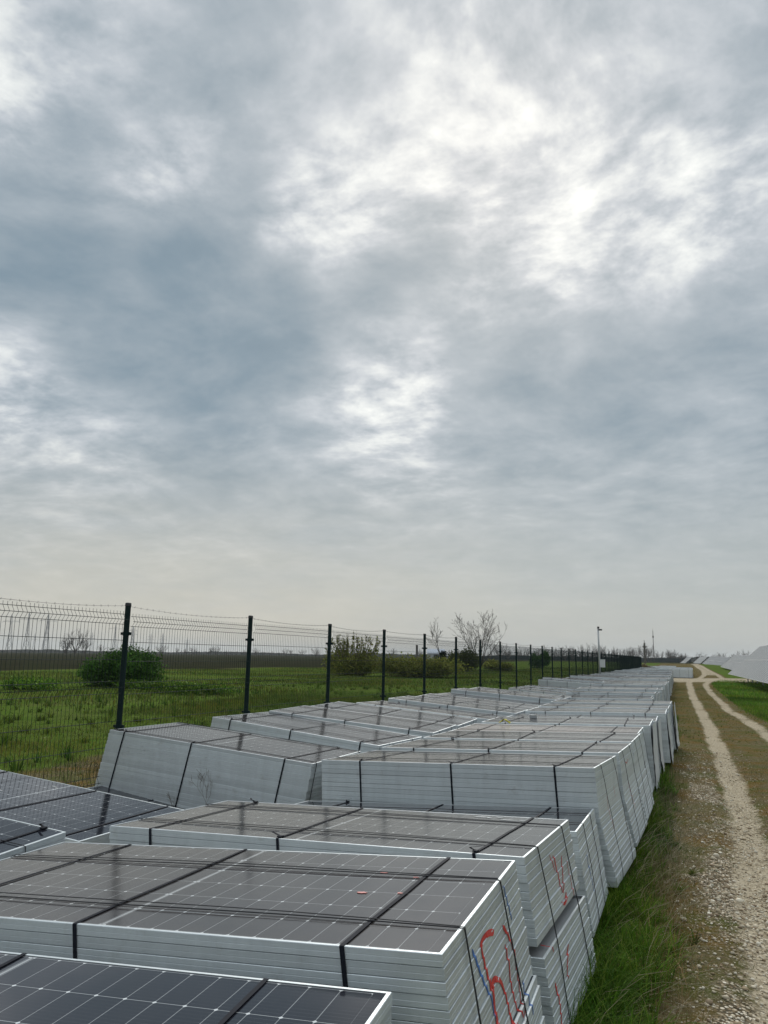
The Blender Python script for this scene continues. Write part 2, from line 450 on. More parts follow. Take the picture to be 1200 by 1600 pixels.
def hull(pts):
    """outer convex chain of (z, out) points, so a taut band touches only what sticks out"""
    h = []
    for p in pts:
        while len(h) >= 2 and (h[-1][0]-h[-2][0])*(p[1]-h[-2][1])-(h[-1][1]-h[-2][1])*(p[0]-h[-2][0]) >= 0: h.pop()
        h.append(p)
    return h
def stack(x, y, ztop, yaw=0, tx=0, ty=0, label="", group=None, dust=0, lean=0., lean2=0., leany=0., packs=(), straps=(.15,.48,.86), cords=(.22,.76),
          detail=True, seed=0, jit=.0024, film=False, zrel=True, n=None, knots=True, cord_on=True):
    """a strapped bundle of modules; (x, y, ztop) is the middle of its top face, ztop from eye level"""
    r = random.Random(1000+seed)
    Zt = ztop+EYE if zrel else ztop
    g = float(ground_z(x, y))
    if n is None: n = max(5, int(round((Zt-g-.07)/PITCH)))
    H = n*PITCH; base = max(.03, min(.16, Zt-g-H+.03)); HT = H+base
    R = rotm(yaw, tx, ty)
    bp = Vector((x, y, Zt)) - R @ Vector((0,0,HT))
    root = empty("solar_panel_stack", bp, R.to_euler())
    tag(root, label, "panel stack", group)
    offs = []
    sx = sy = 0.
    for k in range(n):
        for k0, px, py in packs:
            if k == k0: sx += px; sy += py
        j = 0 if k == 0 else 1
        offs.append((lean*k+lean2*max(0, k-n*.42)+sx+j*r.uniform(-jit, jit)*(2.2 if r.random() < .12 else 1), leany*k+sy+j*r.uniform(-jit, jit)*(2.2 if r.random() < .12 else .7)))
    def off(z, pad=0):                       # offset of the module at height z
        k = int(min(n-1, max(0, (HT-z)//PITCH))); return offs[k]
    if detail:
        for k in range(n):
            o = link("solar_panel", ME_PANEL, root, (offs[k][0], offs[k][1], HT-(k+1)*PITCH))
            o.rotation_euler = (0, 0, 0 if k == 0 else r.uniform(-.0012, .0012))
            if k == 0:
                link("glass_sheet", ME_SHEET[dust], o)
    else:
        o = link("solar_panel", ME_PANEL, root, (offs[0][0], offs[0][1], HT-PITCH)); link("glass_sheet", ME_SHEET[dust], o)
        link("panel_pile", pile_mesh(n-1), root, (0, 0, base))
    hx, hy = ML/2, MW/2
    # timber skids below
    if detail or base > .05:
        mb = MB()
        for yy in (-.45, 0, .45): mb.box(-1.05+offs[-1][0], 1.05+offs[-1][0], yy-.045+offs[-1][1], yy+.045+offs[-1][1], -.02, base-.024)
        for xx in (-1.0, -.5, 0, .5, 1.0): mb.box(xx-.05+offs[-1][0], xx+.05+offs[-1][0], -.54+offs[-1][1], .54+offs[-1][1], base-.0235, base-.002)
        mb.build("pallet", M_WOOD, root)
    zs = [v for k in range(n) for v in (HT-k*PITCH-.003, HT-(k+.97)*PITCH)]
    # broad bands round the short way
    for fr in straps:
        xf = -hx+fr*ML; xb = xf+r.uniform(-.05, .05)
        mb = MB()
        front = []
        for z in zs[::-1]:
            o = off(z); front.append((xf+lean*(HT-z)/PITCH, -hy+o[1]-.003, z))
        hl = hull(sorted([(-p[2], -p[1]) for p in front]))
        hl = [(-z_, -o_) for z_, o_ in hl] if len(hl) > 1 else [(front[-1][2], front[-1][1]), (front[0][2], front[0][1])]
        clean = [(xf+(lean*(HT-z_)/PITCH), y_, z_) for z_, y_ in hl]
        top = [(xf+(xb-xf)*t + r.uniform(-.004,.004)*(0<t<1), -hy+.003+(MW-.006)*t, HT+.0012+.001*(0<t<1)) for t in (0,.2,.5,.8,1)]
        back = [(xb, hy+.004, HT-.004), (xb, hy+.006+max(0, offs[-1][1]), base)]
        if detail:
            mb.strip(clean[::-1]+[(xf, -hy-.002, HT+.0005)]+top+back, (1,0,0), .0145, .0018)
        else:
            mb.strip([clean[-1], clean[0]]+top+back, (1,0,0), .0145, .0018)
        s = mb.build("strap", M_STRAP, root)
        if knots and detail:
            kb = MB(); kx = xb if r.random() < .6 else xf; ky = hy-.03 if kx == xb else -hy+.03
            kb.box(kx-.011, kx+.011, ky-.016, ky+.016, HT+.0030, HT+.008)
            tail = [(kx, ky, HT+.006), (kx+r.uniform(-.03,.03), ky+r.uniform(-.02,.02), HT+.014+r.uniform(0,.012)), (kx+r.uniform(-.07,.07), ky+r.uniform(-.02,.03), HT+.010+r.uniform(0,.02))]
            kb.strip(tail, (.3,1,0), .014, .0012)
            kb.build("buckle", M_STRAP, s)
    if cord_on:
        for fr in cords:
            yf = -hy+fr*MW; yl = yf+r.uniform(-.06,.06)
            mb = MB()
            hl = hull(sorted([(-z, hx+off(z)[0]+.0035) for z in zs]))
            right = []
            for (za, xa), (zb_, xb_) in zip(hl[:-1], hl[1:]):
                m_ = max(1, int((zb_-za)/.12))
                for i in range(m_):
                    t = i/m_; z = -(za+(zb_-za)*t); right.append((xa+(xb_-xa)*t+.004*abs(math.sin(3*math.pi*t)), yf+.012*math.sin(z*5+fr*7+seed), z))
            right.append((hl[-1][1], yf, -hl[-1][0]))
            topc = [(-hx+.01+(ML-.02)*t, yl+(yf-yl)*t+.006*math.sin(9*t+fr*5), HT+.003+.003*math.sin(math.pi*t)) for t in np.linspace(0,1,9)]
            left = [(-hx-.005+min(0,offs[-1][0]), yl, base), (-hx-.004, yl, HT-.003)]
            
            mb.tube(left+topc+right, .0021, 5)
            if detail and seed in (2, 3, 33):  # the second turn of cord lies beside the first
                sl = r.uniform(.02, .035)
                mb.tube([(p[0], p[1]+sl*math.sin(math.pi*min(1, max(0, i/10)))+.007, p[2]+.0015) for i, p in enumerate(left+topc+right)], .0017, 5)
            mb.build("cord", M_CORD, root)
    if film:
        mb = MB(); cols = 9; rowsn = 14; vs = []; fs = []
        xm = max(hx+o[0] for o in offs)+.008
        for i in range(rowsn):
            for j in range(cols):
                t = i/(rowsn-1); s_ = j/(cols-1)
                z = HT-.02-t*(HT-.06-r.uniform(0,.05)*(i == rowsn-1))
                vs.append((xm+.012*math.sin(5*s_+3*t+seed)+.03*t*t*r.random(), -hy-.004+(MW+.008)*s_+.012*math.sin(7*t+seed), z))
        m = len(vs)
        vs += [(p[0]+.0015, p[1], p[2]) for p in vs]
        for i in range(rowsn-1):
            for j in range(cols-1):
                a = i*cols+j; q = (a, a+1, a+cols+1, a+cols); fs.append(q[::-1]); fs.append(tuple(v+m for v in q))
        mb.add(vs, fs); mb.build("wrap_film", M_FILM, root, True)
    root_info[root.name] = dict(offs=offs, HT=HT, R=R, bp=bp, n=n)
    return root
root_info = {}
PILES = {}
def pile_mesh(n):
    if n in PILES: return PILES[n]
    r = random.Random(n); mb = MB(); hx, hy = ML/2, MW/2
    for k in range(n):
        dx, dy = r.uniform(-.005,.005), r.uniform(-.004,.004)
        z = k*PITCH
        mb.box(-hx+dx, hx+dx, -hy+dy, hy+dy, z+.0012, z+MH)
        mb.box(-hx+.004+dx, hx-.004+dx, -hy+.004+dy, hy-.004+dy, z+MH, z+PITCH+.0012)
    PILES[n] = mb.mesh("panel_pile", [M_FRAME]); return PILES[n]

def paint(root, name, mat, strokes):
    """spray-painted lines on the track-side end of a stack, following its ridges; points are world (y, z)"""
    inf = root_info[root.name]; R, bp, offs, HT, n = inf['R'], inf['bp'], inf['offs'], inf['HT'], inf['n']
    Ri = R.transposed(); mb = MB(); rr = random.Random(5)
    for w, pts in strokes:
        loc = []
        for (y, z) in pts:
            d = Ri @ (Vector((bp.x+ML/2+.02, y, z))-bp); loc.append((d.y, d.z))
        fine = []
        for (a, b) in zip(loc[:-1], loc[1:]):
            m = max(2, int(math.hypot(b[0]-a[0], b[1]-a[1])/.0035))
            for i in range(m): fine.append((a[0]+(b[0]-a[0])*i/m, a[1]+(b[1]-a[1])*i/m))
        fine.append(loc[-1])
        sm = []
        for i in range(len(fine)):
            q = fine[max(0,i-8):i+9]; sm.append((sum(p[0] for p in q)/len(q), sum(p[1] for p in q)/len(q)))
        vs = []; fs = []
        for i, (y, z) in enumerate(sm):
            a = sm[max(0,i-2)]; b = sm[min(len(sm)-1,i+2)]; tx_, tz_ = b[0]-a[0], b[1]-a[1]; l = math.hypot(tx_, tz_) or 1
            ww = w*(.75+.25*math.sin(i*.03+w*100))*(.5+.5*min(1, i/8, (len(sm)-1-i)/8+.2))
            for s in (-.5, .5):
                yy, zz = y-tz_/l*ww*s, z+tx_/l*ww*s
                kk = int(min(n-1, max(0, (HT-zz)//PITCH)))
                vs.append((ML/2+offs[kk][0]+.0012, yy, zz)); 
        for i in range(len(sm)-1):
            fs.append((2*i, 2*i+2, 2*i+3, 2*i+1))
        m = len(vs); vs += [(p[0]+.0008, p[1], p[2]) for p in vs]; fs += [tuple(v+m for v in f[::-1]) for f in fs]
        mb.add(vs, fs)
    return mb.build(name, mat, root)

def paint_each(root, name, mat, strokes):
    for st in strokes: paint(root, name, mat, [st])

def blots(root, name, mat, spots):
    """thin flat splashes lying on the top glass; spots are world (x, y, rx, ry)"""
    inf = root_info[root.name]; Ri = inf['R'].transposed(); rr = random.Random(8); mb = MB()
    for x, y, rx, ry in spots:
        d = Ri @ (Vector((x, y, 0))-Vector((inf['bp'].x, inf['bp'].y, 0))); z = inf['HT']-.0024+.0012
        # the point on the tilted top plane above (x, y)
        top = inf['bp'] + inf['R'] @ Vector((0,0,inf['HT'])); nrm = inf['R'] @ Vector((0,0,1))
        zz = top.z - (nrm.x*(x-top.x)+nrm.y*(y-top.y))/nrm.z
        d = Ri @ (Vector((x, y, zz))-inf['bp'])
        ring = []
        for i in range(14):
            a = 2*math.pi*i/14; q = rr.uniform(.65, 1.15); ring.append((d.x+rx*q*math.cos(a), d.y+ry*q*math.sin(a), z))
        m = len(ring); vs = ring+[(p[0]*1, p[1]*1, p[2]+.0012) for p in ring]
        mb.add(vs, [tuple(range(m))[::-1], tuple(range(m, 2*m))]+[(i, (i+1)%m, (i+1)%m+m, i+m) for i in range(m)])
    return mb.build(name, mat, root)

ROWT = "solar panel stacks in the row beside the track"
ROWF = "solar panel stacks in the row along the fence"
T = {}
T[1] = stack(-1.877,1.445,-.93, 3.67,.95,-2.57, "clean dark topped solar panel stack in front of the 60 stack, cut off below", ROWT, dust=2, lean=-.0015, seed=1, straps=(.2,.5,.86), cords=(.25,.8), cord_on=False, knots=False)
T[2] = stack(-1.826,2.711,-.872, 1.9,-.74,-3.44, "large dusty solar panel stack with a red 60 sprayed on its end", ROWT, dust=0, lean=.0034, packs=((12,.015,0),), seed=2, straps=(.16,.46,.87), cords=(.20,.71), knots=False)
T[3] = stack(-1.84,4.122,-.915, -1.23,-2.28,-2.21, "solar panel stack with a red hook scrawl and a jutting lower pack", ROWT, dust=1, lean=.0042, packs=((10,-.025,0),(11,.050,-.015)), seed=3, straps=(.12,.46,.9), cords=(.22,.78))
T[4] = stack(-1.826,5.40,-1.086, 1.58,-3.11,-3.05, "low dark topped solar panel stack wedged between the scrawled stack and the tall one", ROWT, dust=2, lean=.0035, seed=4, straps=(.15,.5,.85), cords=(.3,.7))
T[5] = stack(-1.808,6.675,-.849, -2.72,-1.59,-2.49, "tall solar panel stack showing its full long side with three black straps", ROWT, dust=0, lean=.0012, lean2=.0065, seed=5, straps=(.16,.51,.87), cords=(.25,.8))
T[6] = stack(-1.755,7.93,-.862, -1.5,-1.,-2.2, "solar panel stack directly behind the tall three strap stack, flush with it", ROWT, dust=0, lean=.0015, lean2=.005, seed=6)
T[7] = stack(-1.733,9.16,-.872, -1.,-.5,-2.0, "second solar panel stack behind the tall three strap stack, before the stained one", ROWT, dust=0, lean=.0015, lean2=.005, seed=7)
T[8] = stack(-1.766,10.40,-.895, -.7,.3,-1.6, "brown stained solar panel stack in front of the yellow plastic scrap", ROWT, dust=3, lean=.0015, lean2=.004, seed=8)
T[9] = stack(-1.69,11.64,-.875, .5,0,-1.5, "film wrapped solar panel stack just behind the brown stained one", ROWT, dust=1, lean=.001, seed=9, film=True)
T[10] = stack(-1.665,12.88,-.905, 1.,0,-1.4, "second film wrapped solar panel stack, with a crooked cord down its end", ROWT, dust=1, lean=.001, seed=10, film=True)
T[11] = stack(-1.563,14.165,-.865, .6,0,-1.4, "front one of three solar panel stacks that jut furthest toward the track", ROWT, dust=1, lean=.001, seed=11, film=True)
T[12] = stack(-1.55,15.42,-.855, 0,0,-1.2, "middle one of three solar panel stacks that jut furthest toward the track", ROWT, dust=0, lean=.001, seed=12)
T[13] = stack(-1.54,16.68,-.835, -.4,0,-1.2, "back one of three solar panel stacks that jut furthest toward the track", ROWT, dust=1, lean=.002, seed=13, film=True)
Fk = {}
Fk[0] = stack(-4.19,2.75,-.863, 1.1,2.6,4.5, "tilted solar panel stack with a knotted strap, at the left edge beside the 60 stack", ROWF, dust=2, lean=.002, seed=30, straps=(.15,.5,.93), cords=(.35,.75))
Fk[1] = stack(-4.81,4.70,-1.10, -.4,0,4.8, "half clean solar panel stack sloping down from the left edge, streaked by a post reflection", ROWF, dust=2, lean=.002, seed=31, straps=(.2,.60,.93), cord_on=False, knots=False)
Fk[15] = stack(-4.37,5.85,-1.46, 0,0,7.6, "very low solar panel stack in the gap at the foot of the leaning fence-side stack", ROWF, dust=2, seed=32, straps=(.3,.7), cord_on=False, n=5, knots=False)
Fk[2] = stack(-4.347,7.025,-.878, .59,-.51,4.63, "leaning solar panel stack by the first fence post with dry weeds against its long side", ROWF, dust=0, lean=-.003, leany=-.003, seed=33, straps=(.08,.43,.875), cords=(.06,.95))
Fk[3] = stack(-4.236,8.633,-.858, -5.6,0,4.65, "skewed solar panel stack by the second fence post, twisted away from its neighbours", ROWF, dust=0, lean=-.003, seed=34, straps=(.12,.5,.9))
lab = ["first stack after the twisted one in the fence-side row of solar panels, sloping",
       "second stack after the twisted one in the fence-side row, dry twigs on its glass",
       "third stack after the twisted one in the fence-side row of solar panels, stepped back",
       "fourth stack after the twisted one in the fence-side row of solar panels, below the bush",
       "solar panel stack by the fence post before the leaning tree, fifth after the twisted one",
       "sixth stack after the twisted one in the fence-side row of solar panels",
       "solar panel stack raised above those in front, next to last before the fence-side gap",
       "last solar panel stack of the fence-side slope, just before the gap in the row"]
for i, (x, y, z, yw) in enumerate([(-4.14,9.86,-.83,1.5),(-4.16,11.07,-.845,1.),(-3.97,12.39,-.835,-1.),(-3.90,13.66,-.835,.5),(-3.88,14.92,-.84,0),(-3.87,16.16,-.835,-1.),(-3.86,17.44,-.80,.5),(-3.86,18.68,-.81,-2.)]):
    Fk[20+i] = stack(x, y, z+.018*math.sin(i*2.3), yw*1.3, 1.1*math.sin(i*1.9+.5), 4.4-.1*i+.6*math.sin(i*3.1), lab[i], ROWF, dust=i % 2, lean=-.002, seed=40+i)
# a block after the gap, then the long tail of both rows
mids = [(-4.3,25.3,-1.02,"first solar panel stack after the gap in the fence-side row, light long side showing"),
        (-4.3,26.6,-1.01,"second solar panel stack after the gap in the fence-side row"),
        (-4.3,27.9,-.99,"third solar panel stack after the gap in the fence-side row")]
for i, (x, y, z, lb) in enumerate(mids):
    Fk[40+i] = stack(x, y, z, 2-i, 0, 4.-i, lb, ROWF, dust=i % 2, seed=60+i)
ords = ["first","second","third","fourth","fifth","sixth"]
for i in range(6):
    y = 18.5+1.27*i; z = -.93+.012*i
    T[20+i] = stack(-2.06+.05*math.sin(i*2.1), y, z+.03*math.sin(i*2.7), math.sin(i*3)*1.8, math.sin(i*4.1)*.9, -1.0, "%s solar panel stack behind the three that jut toward the track" % ords[i], ROWT, dust=i % 2, seed=70+i, film=(i == 3))
FAR_T = "small far-off solar panel stack in the track-side row before the crossing"
FAR_F = "small far-off solar panel stack in the fence-side row beyond the camera mast"
FAR_B = "tiny solar panel stack in the block beyond the track crossing"
k = 0; y = 26.2
while y < 75:
    k += 1
    z = -.87-.02*math.sin(k*.9)+(.05 if k % 7 == 3 else 0)
    lb = "%s solar panel stack of the long even tail of the track-side row" % ords[k-1] if k <= 4 else FAR_T
    stack(float(np.interp(y, [26,34,60,76], [-2.05,-2.06,-2.45,-2.7]))+.05*math.sin(k*1.7), y, z, math.sin(k*5)*1.1, 0, -.6, lb, ROWT if k <= 4 else "far track-side solar panel stacks", dust=k % 2, seed=100+k, detail=y < 30, n=23+(k % 3), knots=False)
    y += 1.25 if k % 9 else 1.9
k = 0; y = 30.8
while y < 97:
    k += 1
    z = -.87+.03*math.sin(k*.8)+(.04 if k % 6 == 2 else 0)
    lb = "%s solar panel stack of the raised fence-side block around the camera mast" % ords[k-1] if k <= 4 else FAR_F
    stack(-4.36+.04*math.sin(k*2.3), y, z, math.sin(k*4)*1.5, 0, 3.2*math.exp(-k/9), lb, ROWF if k <= 4 else "far fence-side solar panel stacks", dust=k % 2, seed=200+k, detail=False, n=24+(k % 3), knots=False)
    y += 1.25 if k % 8 else 1.8
for i in range(20):
    for j, xx in enumerate((-1.08, -3.5)):
        y = 87.2+1.3*i+(.3 if j else 0)
        if j and y < 89: continue
        stack(xx+.1*math.sin(i*1.3+j), y, -.85+.03*math.sin(i+j), math.sin(i*3+j)*2, 0, 0, FAR_B if (i or j) else "solar panel stack facing the track crossing, front of the farthest block", "solar panel stacks beyond the track crossing", dust=i % 2, seed=300+i*2+j, detail=False, n=24, knots=False, cord_on=False)

for i in range(20):
    for j, xx in enumerate((-3.5, -5.9)):
        y = (113.3 if j == 0 else 101.5)+1.3*i
        stack(xx+.1*math.sin(i*1.7+j), y, -.86+.03*math.sin(i*1.1+j), math.sin(i*2+j)*2, 0, 0, FAR_B, "solar panel stacks beyond the track crossing", dust=i % 2, seed=380+i*2+j, detail=False, n=24, knots=False, cord_on=False)

# the module between the two packs of the scrawled stack is set far back: a black slot
[c for c in T[3].children if c.name.startswith('solar_panel')][10].scale = (.88, .88, 1)
# sprayed marks
red60 = [(.030,[(2.799,.801),(2.7,.825),(2.617,.829),(2.587,.817),(2.61,.786),(2.621,.744),(2.645,.689),(2.656,.648),(2.651,.612),(2.663,.577),(2.675,.547)]),
 (.027,[(2.64,.672),(2.665,.692),(2.729,.683),(2.794,.64),(2.834,.583),(2.832,.542),(2.859,.504),(2.872,.474)]),
 (.017,[(2.918,.787),(2.98,.748),(3.03,.689),(3.045,.625),(3.041,.551),(3.022,.483),(2.992,.458)]),
 (.013,[(2.929,.736),(2.924,.68),(2.924,.576),(2.947,.517),(2.992,.458)])]
paint(T[2], "sprayed_number", M_RED, red60)
paint_each(T[2], "blue_spray_line", M_BLUE, [(.014,[(2.482,.854),(2.528,.789),(2.575,.723),(2.624,.659),(2.655,.573)]),(.012,[(3.118,.557),(3.11,.51),(3.113,.466),(3.121,.414)]),(.009,[(3.027,.902),(3.066,.817),(3.101,.74)])])
paint_each(T[3], "sprayed_scrawl", M_RED, [(.015,[(4.098,.771),(4.139,.68),(4.159,.608),(4.181,.558)]),(.013,[(4.301,.731),(4.267,.65),(4.226,.583),(4.181,.557)]),
 (.021,[(4.278,.563),(4.262,.529),(4.178,.517),(4.119,.54)]),(.007,[(4.019,.788),(4.1,.681)]),(.007,[(4.413,.679),(4.436,.547),(4.462,.461)]),
 (.012,[(4.008,.40),(3.929,.363),(3.882,.325),(3.873,.275)]),(.009,[(3.66,.50),(3.69,.447)]),(.016,[(3.60,.376),(3.64,.292),(3.62,.22),(3.60,.10)])])
paint(T[5], "sprayed_scrawl", M_PINK, [(.006,[(6.45,.70),(6.47,.55),(6.5,.42)]),(.005,[(6.85,.72),(6.87,.6)])])
paint(T[6], "sprayed_scrawl", M_PINK, [(.012,[(7.7,.80),(7.82,.77),(7.95,.80)]),(.010,[(7.75,.7),(7.8,.5),(7.85,.35)])])
paint(T[4], "blue_spray_line", M_BLUE, [(.010,[(5.12,.56),(5.16,.45),(5.2,.3)])])
blots(T[2], "paint_splash", M_PINK, [(-1.132,2.712,.020,.011),(-.996,2.737,.013,.007),(-1.16,3.002,.017,.008),(-1.014,2.96,.012,.006)])
blots(T[3], "bird_dropping", M_DROP, [(-1.17,4.59,.05,.012),(-1.12,4.57,.02,.01),(-1.07,4.60,.02,.006),(-1.0,4.53,.055,.009),(-.93,4.54,.02,.007)])
blots(Fk[1], "bird_dropping", M_DROP, [(-4.87,5.13,.03,.006),(-4.82,5.10,.02,.01),(-5.05,4.75,.03,.008)])

# small things lying on the stacks
def top_z(root, x, y):
    inf = root_info[root.name]; top = inf['bp']+inf['R'] @ Vector((0,0,inf['HT'])); nrm = inf['R'] @ Vector((0,0,1))
    return top.z-(nrm.x*(x-top.x)+nrm.y*(y-top.y))/nrm.z
def on(root, x, y): return Vector((x, y, top_z(root, x, y)))
def scrap():
    p = on(T[8], -2.45, 10.9)
    mb = MB(); vs = []; fs = []; r = random.Random(3)
    for i in range(6):
        for j in range(5):
            vs.append((-.08+.032*i, -.03+.015*j+.01*math.sin(i), .012+.05*math.exp(-((i-2.5)**2)/3)+.02*r.random()))
    m = len(vs); vs += [(v[0], v[1], v[2]-.006) for v in vs]
    for i in range(5):
        for j in range(4):
            a = i*5+j; fs += [(a, a+5, a+6, a+1), (a+m, a+1+m, a+6+m, a+5+m)]
    mb.add(vs, fs)
    o = mb.build("plastic_scrap", M_YELLOW); o.location = p
    tag(o, "crumpled yellow plastic scrap lying on the brown stained solar panel stack", "scrap")
scrap()
def clampbox():
    p = on(T[9], -2.25, 11.95)
    r0 = empty("clamp_box", p); tag(r0, "small grey clamp box standing on a film wrapped stack near the yellow scrap", "box")
    mb = MB(); mb.box(-.05,.05,-.03,.03,.0,.045); mb.box(-.055,.055,-.035,.035,.0455,.052); mb.build("body", M_GALV, r0)
    mb = MB()
    for i in range(5): mb.tube([(-.04+.02*i,0,.05),(-.045+.022*i,.01,.075+.01*(i%2))], .004, 5)
    mb.build("bristle", M_STRAP, r0)
clampbox()
def strap_heap(root, x, y, seed, label):
    p = on(root, x, y); r = random.Random(seed); mb = MB()
    for _ in range(4):
        pts = []; q = Vector((r.uniform(-.06,.06), r.uniform(-.05,.05), .012))
        for i in range(8):
            pts.append(tuple(q)); q = q+Vector((r.uniform(-.04,.05), r.uniform(-.03,.03), 0)); q.z = .006+.02*r.random()
        mb.tube(pts, .0035, 5)
    o = mb.build("strap_tangle", M_STRAP); o.location = p
    tag(o, label, "strap tangle")
strap_heap(Fk[0], -3.52, 2.95, 1, "black strap tangle on the tilted stack at the left edge")
strap_heap(Fk[27], -2.85, 18.9, 4, "black strap tangle on the last stack before the fence-side gap")

# ------------------------------------------------------------------ fence
FX, FY0, FS = -5.56, 6.67, 2.5
def fence_panel_mesh():
    mb = MB(); r = .0022
    ks = [(.12,0),(.36,0),(.42,.03),(.48,0),(.75,0),(1.0,0),(1.28,0),(1.34,.03),(1.40,0),(1.62,0),(1.82,0),(1.985,0),(2.035,.032),(2.09,0),(2.122,0)]
    for i in range(49):
        y = .05+.05*i
        mb.tube([(d, y, z) for z, d in ks], r, 3, cap=False)
    for z, d in ks[:-1]:
        mb.tube([(d-.004, .03, z), (d-.004, 2.47, z)], .0028, 4, cap=False)
    return mb.mesh("mesh_panel", M_FENCE)
ME_FP = fence_panel_mesh()
def post_mesh():
    mb = MB(); mb.tube([(0,0,-.1),(0,0,2.19)], .030, 12); return mb.mesh("post", M_FENCE, False)
def cap_mesh():
    mb = MB(); mb.tube([(0,0,2.19),(0,0,2.20),(0,0,2.222),(0,0,2.226)], [.0335,.0335,.031,.02], 12); return mb.mesh("cap", M_DARKPLASTIC)
def clamp_mesh():
    mb = MB(); mb.tube([(0,0,-.02),(0,0,.02)], .0345, 12); mb.box(.028,.062,-.012,.012,-.016,.016); mb.box(-.06,-.028,-.014,.014,-.014,.014)
    return mb.mesh("clamp", M_FENCE)
ME_POST, ME_CAP, ME_CLAMP = post_mesh(), cap_mesh(), clamp_mesh()
fence = empty("mesh_fence", (FX, FY0, 0))
tag(fence, "dark green welded mesh fence on round posts with barbed wire along its top", "fence")
K0, K1 = -4, 37
rf = random.Random(4)
for k in range(K0, K1+1):
    zg = float(ground_z(FX, FY0+FS*k))*.5
    p = link("post", ME_POST, fence, (rf.uniform(-.006,.006), FS*k, 0)); p.rotation_euler = (rf.uniform(-.006,.006), rf.uniform(-.006,.006), 0)
    link("cap", ME_CAP, p)
    for z in (1.9, .95, .3): link("clamp", ME_CLAMP, p, (0,0,z))
    if k < K1:
        link("mesh_panel", ME_FP, fence, (.036, FS*k, rf.uniform(-.012,.012)))
mb = MB()
for k in range(K0, K1):
    a = FS*k; sag = rf.uniform(.01,.045)
    pts = [(-.034, a+FS*t, 2.195-4*sag*t*(1-t)) for t in np.linspace(0,1,11)]
    mb.tube(pts, .0024, 4, cap=False)
    if k < 14:
        for i in range(24):
            t = (i+.5)/24; q = Vector((-.034, a+FS*t, 2.195-4*sag*t*(1-t)))
            for s in (-1, 1):
                d = Vector((.5*s, rf.uniform(-.5,.5), .8)).normalized()*.014
                mb.tube([tuple(q-d), tuple(q+d)], .0012, 3, cap=False)
mb.build("barbed_wire", M_BARB, fence)

def camera_mast():
    r0 = empty("camera_mast", (-5.22, 49.6, 0)); tag(r0, "slim grey steel mast with a small camera on top and a white box", "mast")
    mb = MB(); mb.tube([(0,0,-.1),(0,0,2.4),(-.02,0,3.6)], [.062,.055,.045], 10); mb.build("pole", M_GALV, r0, True)
    mb = MB(); mb.box(-.06,.06,-.05,.05,3.6,3.72); mb.box(.0,.22,-.045,.045,3.48,3.57); mb.build("camera", M_DARKPLASTIC, r0)
    mb = MB(); mb.box(.03,.33,-.1,.1,1.25,1.70); mb.box(.02,.34,-.11,.11,1.705,1.73); mb.build("equipment_box", M_WHITEBOX, r0)
camera_mast()

# ------------------------------------------------------------------ solar tables on the right
def module_face_material():
    m, k, b = material("table_modules")
    tc = k.node("ShaderNodeTexCoord").outputs["Object"]
    n = k.noise(tc, 2., 5, .6)
    sx = k.node("ShaderNodeSeparateXYZ"); k.l.new(tc, sx.inputs[0])
    g = k.math('MAXIMUM', k.ss(k.math('PINGPONG', sx.outputs[0], .0915), .001, .0025, 1., 0.), k.ss(k.math('PINGPONG', sx.outputs[1], .0457), .0008, .002, 1., 0.))
    c = k.mix(n, (.012,.013,.02,1), (.03,.03,.034,1)); c = k.mix(k.math('MULTIPLY', g, .5), c, (.4,.42,.43,1))
    c = k.mix(.10, c, (.30,.30,.29,1))
    k.l.new(c, b.inputs["Base Color"]); b.inputs["Roughness"].default_value = .16; b.inputs["IOR"].default_value = 1.25
    return m
M_TABLE = module_face_material()
def table_module_mesh():
    mb = MB(); hx, hy = .548, .940
    mb.box(-hx+.02, hx-.02, -hy+.02, hy-.02, .0, .030, 1)
    for a in ((-hx,hx,-hy,-hy+.02),(-hx,hx,hy-.02,hy),(-hx,-hx+.02,-hy+.02,hy-.02),(hx-.02,hx,-hy+.02,hy-.02)):
        mb.box(*a, -.002, .034, 0)
    return mb.mesh("module", [M_STEEL, M_TABLE])
ME_MOD = table_module_mesh()
def solar_table(A, B, label, nposts=9, ncol=None):
    """a long two-high table of modules facing the track; A is the far end of its low edge, B the near end (from eye level)"""
    A = Vector((A[0], A[1], A[2]+EYE)); B = Vector((B[0], B[1], B[2]+EYE))
    th = math.radians(41.8); ax = (A-B).normalized(); ln = (A-B).length; side = Vector((ax.y, -ax.x, 0)).normalized()
    up = (side*math.cos(th)+Vector((0,0,1))*math.sin(th)).normalized(); nr = up.cross(ax).normalized()
    if nr.z < 0: nr = -nr
    gz = float(ground_z(A.x, A.y))
    r0 = empty("solar_table", (A.x, A.y, gz)); tag(r0, label, "solar array", "solar tables beside the track")
    O = Vector((0, 0, A.z-gz)); ncol = ncol or max(3, int(ln/1.15)); st = ln/ncol
    Rm = Matrix((ax, up, ax.cross(up))).transposed()
    for c in range(ncol):
        for row in (0, 1):
            o = link("module", ME_MOD, r0, O-ax*((c+.5)*st)+up*(.95+1.915*row)); o.rotation_euler = Rm.to_euler()
            if st > 1.2: o.scale = (st/1.15, 1, 1)
    dn = -nr
    mb = MB()
    for q_ in (.5, 1.5, 2.4, 3.4):
        q = O+up*q_+dn*.07; mb.tube([tuple(q), tuple(q-ax*ln)], .03, 4)
    mb.build("rail", M_STEEL, r0)
    for i in range(nposts):
        q = O-ax*((i+.5)*ln/nposts)+up*1.9+dn*.12; zb = float(ground_z(A.x+q.x, A.y+q.y))-gz-.3
        m = MB(); m.box(q.x-.05, q.x+.05, q.y-.05, q.y+.05, zb, q.z); m.build("post", M_STEEL, r0)
